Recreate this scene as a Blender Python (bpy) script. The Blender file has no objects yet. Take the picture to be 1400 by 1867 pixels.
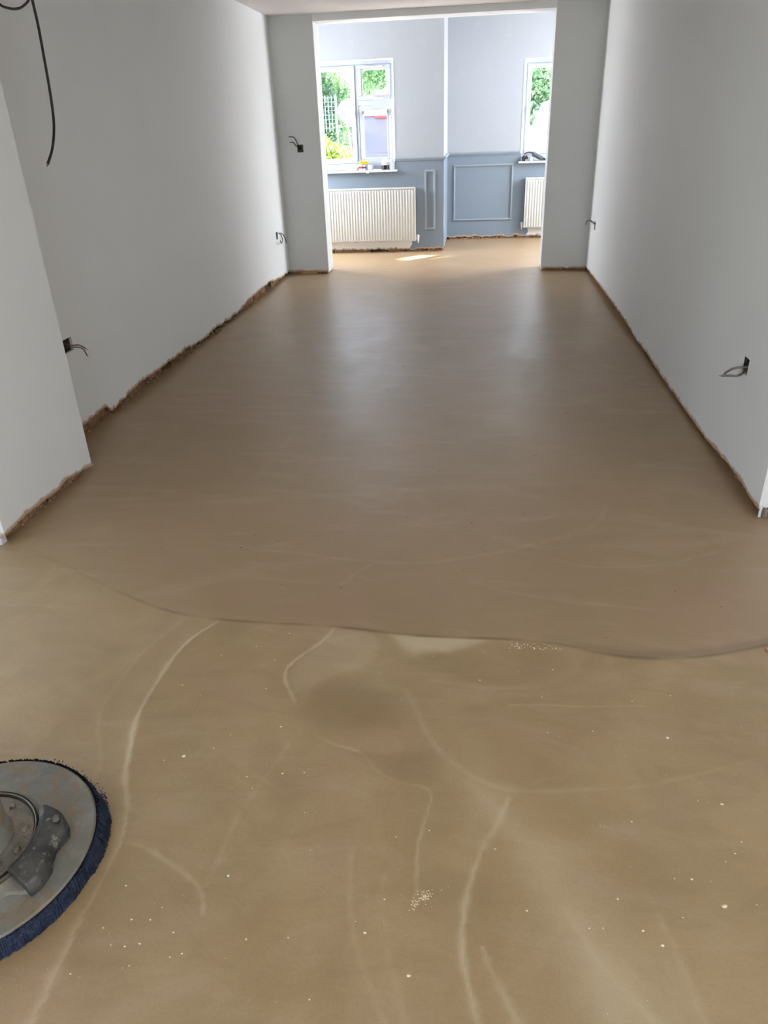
import bpy, bmesh, math, random
import numpy as np
from mathutils import Vector, Matrix, noise

sc = bpy.context.scene
COL = sc.collection
random.seed(7)
rng = np.random.default_rng(11)

# ------------------------------------------------------------------ camera
cam_d = bpy.data.cameras.new('camera')
cam = bpy.data.objects.new('camera', cam_d); COL.objects.link(cam); sc.camera = cam
cam_d.sensor_fit = 'HORIZONTAL'; cam_d.sensor_width = 36.0
cam_d.lens = 36.0 * 1344.87 / 1400.0
cam_d.clip_start = 0.05; cam_d.clip_end = 400
FW = Vector((-0.11902709, 0.87829967, -0.46305749))
RT = Vector((0.99259088, 0.11672423, -0.03374602))
UP = Vector((-0.02441091, 0.46364333, 0.88568559))
cam.matrix_world = Matrix(((RT.x, UP.x, -FW.x, 0), (RT.y, UP.y, -FW.y, 0), (RT.z, UP.z, -FW.z, 1.42), (0, 0, 0, 1)))

# ------------------------------------------------------------------ view, world, sun, daylight
sc.view_settings.view_transform = 'Standard'
sc.view_settings.look = 'None'
sc.view_settings.exposure = 0.14
sc.view_settings.gamma = 1.0
sc.view_settings.use_curve_mapping = False

world = bpy.data.worlds.new('daylight'); sc.world = world; world.use_nodes = True
wn = world.node_tree; wn.nodes.clear()
wo = wn.nodes.new('ShaderNodeOutputWorld'); wb = wn.nodes.new('ShaderNodeBackground')
sky = wn.nodes.new('ShaderNodeTexSky'); sky.sky_type = 'HOSEK_WILKIE'
SUN = Vector((1.58, 1.65, 1.35)).normalized()
sky.sun_direction = SUN; sky.turbidity = 4.0; sky.ground_albedo = 0.4
wb.inputs['Strength'].default_value = 36.0
hz = wn.nodes.new('ShaderNodeMix'); hz.data_type = 'RGBA'; hz.inputs[0].default_value = .45; hz.inputs[7].default_value = (.125, .125, .135, 1)   # thin bright haze
wn.links.new(sky.outputs[0], hz.inputs[6]); wn.links.new(hz.outputs[2], wb.inputs[0]); wn.links.new(wb.outputs[0], wo.inputs[0])

sd = bpy.data.lights.new('sun', 'SUN'); sd.energy = 110.0; sd.angle = math.radians(0.6); sd.color = (1, .95, .86)
so = bpy.data.objects.new('sun', sd); COL.objects.link(so); so.rotation_euler = (-SUN).to_track_quat('-Z', 'Y').to_euler()
so.location = (6, 18, 8)

def area(name, loc, direction, w, h, power, color):
    d = bpy.data.lights.new(name, 'AREA'); d.shape = 'RECTANGLE'; d.size = w; d.size_y = h; d.energy = power; d.color = color
    o = bpy.data.objects.new(name, d); COL.objects.link(o); o.location = loc
    o.rotation_euler = Vector(direction).to_track_quat('-Z', 'Z').to_euler()
    return o
# daylight of the patio doors behind the camera, and of the front room's two side windows
area('patio_daylight', (-0.35, -2.78, 1.1), (0, 1, 0), 2.6, 2.0, 26, (1.0, 0.98, 0.95))
area('right_fill', (2.86, 0.2, 1.45), (-1, 0, 0), 2.2, 1.5, 30, (1.0, 0.99, 0.98))  # added fill lamp for the left wall and pier; no window here
area('left_door_daylight', (-3.26, 1.3, 1.15), (1, 0, -.15), 0.7, 1.9, 5, (0.90, 0.94, 1.0))
for nm, c_, w_ in (('left_window_portal', (-1.52, 10.0, 1.52), 1.0), ('right_window_portal', (1.07, 11.05, 1.52), 1.1)):
    p_ = area(nm, c_, (0, -1, 0), w_, 1.15, 0, (1, 1, 1)); p_.data.cycles.is_portal = True
area('side_window_daylight', (2.72, 9.7, 1.45), (-1, -.3, -.45), 1.5, 1.3, 175, (0.90, 0.94, 1.0))
area('side_window_daylight', (-2.92, 9.15, 1.45), (1, -.2, -.4), 0.9, 1.2, 110, (0.90, 0.94, 1.0))

# ------------------------------------------------------------------ dimensions
XL, XR, YO, ZC = -2.08, 1.129, 8.272, 2.39
ZF = 2.66      # ceiling height of the front room
XA, XB, ZO, YT = -1.633, 0.6585, 2.332, 8.56
Y1, Y2, XS = 9.773, 10.817, -0.4416
XP, YP, YQ, YR = -1.8404, 3.05, 2.35, 2.737

# ------------------------------------------------------------------ material helpers
def lin(c):
    return tuple(((v / 12.92) if v <= .04045 else ((v + .055) / 1.055) ** 2.4) for v in [x / 255 for x in c]) + (1,)

class NT:
    def __init__(s, name):
        s.m = bpy.data.materials.new(name); s.m.use_nodes = True; s.t = s.m.node_tree
        s.b = s.t.nodes['Principled BSDF']; s.out = s.t.nodes['Material Output']
        s.geo = None
    def n(s, typ, **k):
        nd = s.t.nodes.new(typ)
        for a, v in k.items(): setattr(nd, a, v)
        return nd
    def l(s, a, b): s.t.links.new(a, b)
    def pos(s):
        if not s.geo: s.geo = s.n('ShaderNodeNewGeometry')
        return s.geo.outputs['Position']
    def obj(s):
        return s.n('ShaderNodeTexCoord').outputs['Object']
    def noise(s, scale, detail=4, rough=.55, vec=None, dist=0, sc3=None):
        v = vec or s.pos()
        if sc3:
            mp = s.n('ShaderNodeMapping'); mp.inputs['Scale'].default_value = sc3; s.l(v, mp.inputs['Vector']); v = mp.outputs[0]
        t = s.n('ShaderNodeTexNoise'); t.inputs['Scale'].default_value = scale; t.inputs['Detail'].default_value = detail
        t.inputs['Roughness'].default_value = rough; t.inputs['Distortion'].default_value = dist
        s.l(v, t.inputs['Vector']); return t.outputs['Fac']
    def map(s, v, a, b, c=0, d=1, smooth=False):
        r = s.n('ShaderNodeMapRange'); r.interpolation_type = 'SMOOTHSTEP' if smooth else 'LINEAR'
        r.inputs[1].default_value = a; r.inputs[2].default_value = b; r.inputs[3].default_value = c; r.inputs[4].default_value = d
        s.l(v, r.inputs[0]); return r.outputs[0]
    def math(s, op, a, b=0.0, c=None):
        r = s.n('ShaderNodeMath', operation=op)
        for i, v in enumerate((a, b, c)):
            if v is None: continue
            if hasattr(v, 'links'): s.l(v, r.inputs[i])
            else: r.inputs[i].default_value = v
        return r.outputs[0]
    def mix(s, f, a, b, mode='MIX'):
        r = s.n('ShaderNodeMix', data_type='RGBA', blend_type=mode)
        for i, v in ((0, f), (6, a), (7, b)):
            if hasattr(v, 'links'): s.l(v, r.inputs[i])
            else: r.inputs[i].default_value = v
        return r.outputs[2]
    def attr(s, name):
        a = s.n('ShaderNodeAttribute'); a.attribute_name = name; return a.outputs['Fac']
    def bump(s, h, strength=.3, dist=.002):
        b = s.n('ShaderNodeBump'); b.inputs['Strength'].default_value = strength; b.inputs['Distance'].default_value = dist
        s.l(h, b.inputs['Height']); s.l(b.outputs[0], s.b.inputs['Normal'])
    def set(s, color=None, rough=None, metal=None, spec=None):
        for k, v in (('Base Color', color), ('Roughness', rough), ('Metallic', metal), ('Specular IOR Level', spec)):
            if v is None: continue
            if hasattr(v, 'links'): s.l(v, s.b.inputs[k])
            else: s.b.inputs[k].default_value = v
        return s.m

def plain(name, c, rough=.5, metal=0, var=.12, scale=30, bump=.1, spec=.5):
    t = NT(name); a = lin(c); dk = tuple(x * (1 - var) for x in a[:3]) + (1,); lt = tuple(min(1, x * (1 + var)) for x in a[:3]) + (1,)
    n = t.noise(scale, 4, vec=t.obj())
    col = t.mix(t.map(n, .3, .7), dk, lt)
    if bump: t.bump(n, bump, .001)
    return t.set(col, rough, metal, spec)

M = {}
def wall_mat(name, upper, lower=None, patches=(), edge_w=.016):
    t = NT(name)
    n1 = t.noise(.9, 4); n2 = t.noise(5, 5); n3 = t.noise(60, 3)
    up = lin(upper)
    c = t.mix(t.map(n1, .3, .7), tuple(x * .96 for x in up[:3]) + (1,), tuple(min(1, x * 1.03) for x in up[:3]) + (1,))
    c = t.mix(t.math('MULTIPLY', t.map(n2, .56, .72, 0, 1, True), .05), c, lin((236, 234, 228)))
    sep = t.n('ShaderNodeSeparateXYZ'); t.l(t.pos(), sep.inputs[0])
    if lower:
        lo = lin(lower)
        cl = t.mix(t.map(n1, .3, .7), tuple(x * .95 for x in lo[:3]) + (1,), tuple(x * 1.04 for x in lo[:3]) + (1,))
        c = t.mix(t.math('GREATER_THAN', 1.062, sep.outputs[2]), c, cl)
    wob = t.math('MULTIPLY', t.math('SUBTRACT', n2, .5), .16)
    for (x0, x1, z1) in patches:      # skirting and radiator area the painter never reached: bare white skim
        xx = t.math('ADD', sep.outputs[0], wob); zz = t.math('ADD', sep.outputs[2], t.math('MULTIPLY', wob, .5))
        m = t.math('MULTIPLY', t.math('GREATER_THAN', xx, x0), t.math('LESS_THAN', xx, x1))
        m = t.math('MULTIPLY', m, t.math('LESS_THAN', zz, z1))
        c = t.mix(m, c, lin((232, 230, 226)))
    e = t.attr('edge')                # metres above the broken lower edge: unpainted skim, then the broken plaster itself
    ew = t.math('ADD', e, t.math('MULTIPLY', t.math('SUBTRACT', t.noise(14, 4), .5), .045))
    bare = t.map(ew, edge_w * .55, edge_w * 1.4, 1, 0, True)
    c = t.mix(bare, c, lin((186, 160, 138)))
    raw = t.map(t.math('ADD', e, t.math('MULTIPLY', t.math('SUBTRACT', n3, .5), .006)), .002, .006, 1, 0)
    c = t.mix(raw, c, t.mix(n3, lin((120, 92, 70)), lin((205, 178, 150))))
    t.bump(t.math('ADD', t.math('MULTIPLY', n2, .6), t.math('MULTIPLY', n3, .25)), .22, .004)
    return t.set(c, .62, 0, .35)

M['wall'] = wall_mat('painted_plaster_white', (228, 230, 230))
M['wall_shaded'] = wall_mat('painted_plaster_shade_tone', (207, 209, 208))  # side-wall paint darkened to stand in for shade on the nibs
M['wall_far'] = wall_mat('painted_plaster_two_tone', (168, 173, 180), (124, 136, 148), ((-2.7, -.86, .135), (.62, 2.7, .135)))
M['wall_plain'] = plain('painted_plaster_plain', (228, 230, 230), .6, 0, .03, 3, .05)
M['ceiling'] = plain('ceiling_paint', (236, 230, 230), .7, 0, .03, 3, .05)
M['gloss_white'] = plain('white_gloss_paint', (214, 216, 219), .35, 0, .02, 20, .03)
M['upvc'] = plain('white_window_plastic', (184, 191, 203), .3, 0, .02, 20, .02)
M['radiator'] = plain('radiator_enamel', (204, 204, 200), .35, 0, .02, 20, .02)
M['blue_trim'] = plain('blue_grey_moulding_paint', (143, 153, 163), .5, 0, .03, 20, .04)
M['brown_cable'] = plain('brown_grey_cable_sheath', (104, 92, 80), .5, 0, .2, 60, .05)
M['black'] = plain('black_cable_sheath', (22, 22, 24), .45, 0, .2, 40, .05)
M['grey_cable'] = plain('grey_cable_sheath', (112, 110, 104), .45, 0, .2, 60, .05)
M['dark_cable'] = plain('dark_grey_cable_sheath', (58, 56, 52), .5, 0, .2, 60, .05)
M['copper'] = plain('bare_copper', (190, 150, 95), .35, 1, .2, 60, 0)
M['steel_box'] = plain('galvanised_box_steel', (92, 90, 80), .55, .6, .35, 40, .2)
M['brick'] = None
t = NT('old_brick'); nb = t.noise(9, 5, .7); nb2 = t.noise(70, 4, .7)
c = t.mix(t.map(nb, .35, .65), lin((122, 88, 64)), lin((176, 140, 110))); c = t.mix(t.map(nb2, .5, .75), c, lin((70, 52, 40)))
t.bump(nb2, .8, .006); M['brick'] = t.set(c, .9, 0, .2)
t = NT('old_mortar'); nb = t.noise(16, 5, .7); nb2 = t.noise(90, 4, .7)
c = t.mix(t.map(nb, .35, .65), lin((42, 32, 24)), lin((112, 90, 68))); t.bump(nb2, .8, .006); M['mortar'] = t.set(c, .95, 0, .15)
t = NT('plaster_rubble'); nb = t.noise(30, 4, .7)
c = t.mix(t.map(nb, .4, .6), lin((132, 100, 72)), lin((178, 152, 124))); t.bump(nb, .6, .004); M['rubble'] = t.set(c, .95, 0, .15)

# glass: thin clear pane that lets the sun through
t = NT('window_glass'); fr = t.n('ShaderNodeLayerWeight'); fr.inputs[0].default_value = .5; fr_ = t.math('ADD', t.math('MULTIPLY', t.math('POWER', fr.outputs['Facing'], 5.0), .9), .03)
tr = t.n('ShaderNodeBsdfTransparent'); tr.inputs[0].default_value = (.97, .975, .975, 1)
gl = t.n('ShaderNodeBsdfGlossy'); gl.inputs['Roughness'].default_value = .02; mx = t.n('ShaderNodeMixShader')
t.l(fr_, mx.inputs[0]); t.l(tr.outputs[0], mx.inputs[1]); t.l(gl.outputs[0], mx.inputs[2]); t.l(mx.outputs[0], t.out.inputs['Surface'])
M['glass'] = t.m

# floor: pale screed, ground and wet-vacuumed, with dried slurry lines and a painted grinder shadow held in the mesh attributes
t = NT('ground_screed')
mk = t.attr('mark'); nr = t.attr('near'); sm = t.attr('seam')
big = t.noise(.7, 4, .5, sc3=(1, .55, 1)); mid = t.noise(3.0, 5, .6, dist=.8, sc3=(1, .8, 1)); fine = t.noise(420, 3, .7); grain = t.noise(110, 4, .6)
sweep = t.noise(2.2, 5, .6, dist=2.2, sc3=(.6, 2.0, 1))
farc = t.mix(t.map(big, .35, .65), lin((151, 125, 92)), lin((162, 138, 105)))
nearc = t.mix(t.map(mid, .35, .65), lin((151, 126, 87)), lin((165, 141, 101)))
c = t.mix(nr, farc, nearc)
hue = t.noise(1.6, 3, .5, dist=1.2); hue2 = t.noise(4.5, 4, .6, dist=1.5, sc3=(.7, 1.3, 1))
c = t.mix(t.math('MULTIPLY', t.map(hue, .5, .68, 0, 1, True), .35), c, lin((160, 128, 104)))
c = t.mix(t.math('MULTIPLY', t.map(hue, .5, .34, 0, 1, True), .2), c, lin((138, 122, 84)))
c = t.mix(t.math('MULTIPLY', t.map(hue2, .52, .62, 0, 1, True), t.math('ADD', .05, t.math('MULTIPLY', nr, .12))), c, lin((178, 156, 124)))
c = t.mix(t.math('MULTIPLY', t.map(hue2, .46, .36, 0, 1, True), t.math('ADD', .05, t.math('MULTIPLY', nr, .12))), c, lin((124, 100, 66)))
c = t.mix(t.math('MULTIPLY', t.map(sweep, .5, .72, 0, 1, True), .22), c, lin((186, 165, 142)))
c = t.mix(t.math('MULTIPLY', t.map(fine, .5, .8), t.math('MULTIPLY', nr, .35)), c, lin((206, 188, 152)))
c = t.mix(t.math('MULTIPLY', t.map(grain, .3, .5, 1, 0), .14), c, lin((116, 92, 62)))
c = t.mix(t.math('MAXIMUM', mk, 0), c, lin((222, 206, 176)))
c = t.mix(t.math('MAXIMUM', t.math('MULTIPLY', mk, -1), 0), c, lin((116, 92, 54)))
c = t.mix(t.math('MULTIPLY', sm, .7), c, lin((84, 66, 44)))
t.bump(t.math('ADD', t.math('MULTIPLY', grain, .5), t.math('ADD', t.math('MULTIPLY', sweep, 1.2), t.math('MULTIPLY', fine, .15))), .18, .004)
ro = t.math('ADD', t.map(mid, .3, .7, .36, .43), t.math('MULTIPLY', nr, .10))
M['floor'] = t.set(c, ro, 0, 1.0)

# ------------------------------------------------------------------ mesh helpers
def world_of(o):
    w = Vector(o.location)
    return w + o.matrix_parent_inverse.translation + world_of(o.parent) if o.parent else w

class MB:
    def __init__(s): s.v = []; s.f = []
    def add(s, vs, fs):
        k = len(s.v); s.v += [tuple(v) for v in vs]; s.f += [tuple(i + k for i in f) for f in fs]
    def box(s, x0, x1, y0, y1, z0, z1, R=None, T=(0, 0, 0)):
        vs = [Vector((x, y, z)) for z in (z0, z1) for y in (y0, y1) for x in (x0, x1)]
        if R is not None: vs = [R @ v + Vector(T) for v in vs]
        s.add(vs, [(0, 2, 3, 1), (4, 5, 7, 6), (0, 1, 5, 4), (2, 6, 7, 3), (0, 4, 6, 2), (1, 3, 7, 5)])
    def tube(s, pts, r, n=8, sub=4, r2=None):
        P = [Vector(p) for p in pts]
        if sub > 1 and len(P) > 2:
            Q = []
            for i in range(len(P) - 1):
                a = P[max(i - 1, 0)]; b = P[i]; c_ = P[i + 1]; d = P[min(i + 2, len(P) - 1)]
                for k in range(sub):
                    u = k / sub; Q.append(.5 * ((2 * b) + (c_ - a) * u + (2 * a - 5 * b + 4 * c_ - d) * u * u + (3 * b - a - 3 * c_ + d) * u ** 3))
            Q.append(P[-1]); P = Q
        ring = []; up = Vector((.13, .21, .97)); nP = len(P)
        for i, p in enumerate(P):
            d = (P[min(i + 1, nP - 1)] - P[max(i - 1, 0)]).normalized()
            a = d.cross(up)
            if a.length < 1e-3: a = d.cross(Vector((1, 0, 0)))
            a.normalize(); b = a.cross(d); up = b
            rr = r if r2 is None else r + (r2 - r) * i / (nP - 1)
            ring.append([p + a * math.cos(2 * math.pi * k / n) * rr + b * math.sin(2 * math.pi * k / n) * rr for k in range(n)])
        vs = [v for q in ring for v in q]
        fs = [(i * n + k, i * n + (k + 1) % n, (i + 1) * n + (k + 1) % n, (i + 1) * n + k) for i in range(nP - 1) for k in range(n)]
        fs += [tuple(range(n))[::-1], tuple((nP - 1) * n + k for k in range(n))]
        s.add(vs, fs)
    def lathe(s, prof, n=32, c=(0, 0, 0), sx=1, sy=1, cap=True):
        vs = [(c[0] + r * sx * math.cos(2 * math.pi * k / n), c[1] + r * sy * math.sin(2 * math.pi * k / n), c[2] + z) for r, z in prof for k in range(n)]
        m = len(prof)
        fs = [(i * n + k, i * n + (k + 1) % n, (i + 1) * n + (k + 1) % n, (i + 1) * n + k) for i in range(m - 1) for k in range(n)]
        if cap: fs += [tuple(range(n))[::-1], tuple((m - 1) * n + k for k in range(n))]
        s.add(vs, fs)
    def prism(s, poly, a0, a1, axis=2):
        n = len(poly)
        def mk(p, a):
            return (p[0], p[1], a) if axis == 2 else ((p[0], a, p[1]) if axis == 1 else (a, p[0], p[1]))
        s.add([mk(p, a0) for p in poly] + [mk(p, a1) for p in poly],
              [tuple(range(n))[::-1], tuple(range(n, 2 * n))] + [(i, (i + 1) % n, n + (i + 1) % n, n + i) for i in range(n)])
    def blob(s, c, r, seed=0, lv=1, rough=.3, flat=1.0):
        bm = bmesh.new(); bmesh.ops.create_icosphere(bm, subdivisions=lv, radius=1)
        vs = []
        for v in bm.verts:
            k = 1 + rough * noise.noise(v.co * 1.7 + Vector((seed * 3.1, seed, 0)))
            vs.append((c[0] + v.co.x * r * k, c[1] + v.co.y * r * k, c[2] + v.co.z * r * k * flat))
        s.add(vs, [tuple(v.index for v in f.verts) for f in bm.faces]); bm.free()
    def build(s, name, mat, parent=None, smooth=False, bevel=0, seg=2, off=(0, 0, 0)):
        me = bpy.data.meshes.new(name)
        me.from_pydata([(v[0] - off[0], v[1] - off[1], v[2] - off[2]) for v in s.v], [], s.f)
        bm = bmesh.new(); bm.from_mesh(me); bmesh.ops.recalc_face_normals(bm, faces=bm.faces); bm.to_mesh(me); bm.free()
        me.materials.append(mat)
        o = bpy.data.objects.new(name, me); COL.objects.link(o); o.location = off
        if parent: o.parent = parent; o.matrix_parent_inverse = Matrix.Translation(-world_of(parent))
        if smooth:
            me.polygons.foreach_set('use_smooth', [True] * len(me.polygons))
            try: me.set_sharp_from_angle(angle=math.radians(40))
            except Exception: pass
        if bevel:
            b = o.modifiers.new('bevel', 'BEVEL'); b.width = bevel; b.segments = seg; b.limit_method = 'ANGLE'
        return o

def empty(name, loc):
    o = bpy.data.objects.new(name, None); COL.objects.link(o); o.location = loc; o.empty_display_size = .05; return o
def tag(o, label=None, cat=None, group=None, kind=None):
    for k, v in (('label', label), ('category', cat), ('group', group), ('kind', kind)):
        if v: o[k] = v
    return o
def struct(o): o['kind'] = 'structure'; return o
def one(fn, name, mat, parent=None, **k):
    m = MB(); fn(m); return m.build(name, mat, parent, **k)

def interp(tab, u):
    if u <= tab[0][0]: return tab[0][1]
    for (a, b), (c_, d) in zip(tab, tab[1:]):
        if u <= c_: return b + (d - b) * (u - a) / (c_ - a)
    return tab[-1][1]

def sheet(name, path, flip, z1, hfun, mat, holes=(), step=.03, thick=.014, parent=None):
    """Plaster skin following a plan path; broken lower edge at height hfun(u, x, y); holes = (u0,u1,z0,z1)."""
    P = [Vector((p[0], p[1], 0)) for p in path]
    cu = [0]
    for a, b in zip(P, P[1:]): cu.append(cu[-1] + (b - a).length)
    us = set(round(c, 5) for c in cu)
    for h in holes: us.add(round(h[0], 5)); us.add(round(h[1], 5))
    base = sorted(us); us = []
    for a, b in zip(base, base[1:]):
        n = max(1, int((b - a) / step)); us += [a + (b - a) * i / n for i in range(n)]
    us.append(base[-1])
    zs = [0, .004, .01, .02, .035, .06]
    zabs = sorted(set([.16, .3, .6, 1.0, 1.4, 1.8, 2.1, z1] + [h[2] for h in holes] + [h[3] for h in holes]))
    rows = len(zs) + len(zabs)
    def pt(u):
        for i in range(len(cu) - 1):
            if u <= cu[i + 1] + 1e-6:
                k = (u - cu[i]) / (cu[i + 1] - cu[i]); return P[i].lerp(P[i + 1], k)
        return P[-1]
    vs = []; ed = []
    for i, u in enumerate(us):
        p = pt(u); h = hfun(u, p.x, p.y)
        if h is None: h = .0
        for dz in zs: vs.append((p.x, p.y, h + dz)); ed.append(dz if h > 0 else 1)
        for z in zabs: vs.append((p.x, p.y, z)); ed.append(z - h)
    fs = []
    for i in range(len(us) - 1):
        um = (us[i] + us[i + 1]) / 2
        for j in range(rows - 1):
            z0 = vs[i * rows + j][2]; zz = vs[i * rows + j + 1][2]; zm = (z0 + zz) / 2
            if any(h[0] < um < h[1] and h[2] < zm < h[3] for h in holes): continue
            f = (i * rows + j, (i + 1) * rows + j, (i + 1) * rows + j + 1, i * rows + j + 1)
            fs.append(f[::-1] if flip else f)
    me = bpy.data.meshes.new(name); me.from_pydata(vs, [], fs); me.materials.append(mat)
    at = me.attributes.new('edge', 'FLOAT', 'POINT'); at.data.foreach_set('value', ed)
    o = bpy.data.objects.new(name, me); COL.objects.link(o)
    if parent: o.parent = parent
    s = o.modifiers.new('thickness', 'SOLIDIFY'); s.thickness = thick; s.offset = -1; s.use_even_offset = True
    return o

def jag(tab, amp=.012, axis=1, mn=.008, seed=0):
    def f(u, x, y):
        c_ = y if axis == 1 else x
        h = interp(tab, c_)
        h += amp * (noise.noise(Vector((c_ * 9, seed, 0))) + .8 * noise.noise(Vector((c_ * 33, seed, 5))) + .5 * noise.noise(Vector((c_ * 80, seed, 9))))
        return max(mn, h)
    return f

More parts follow.
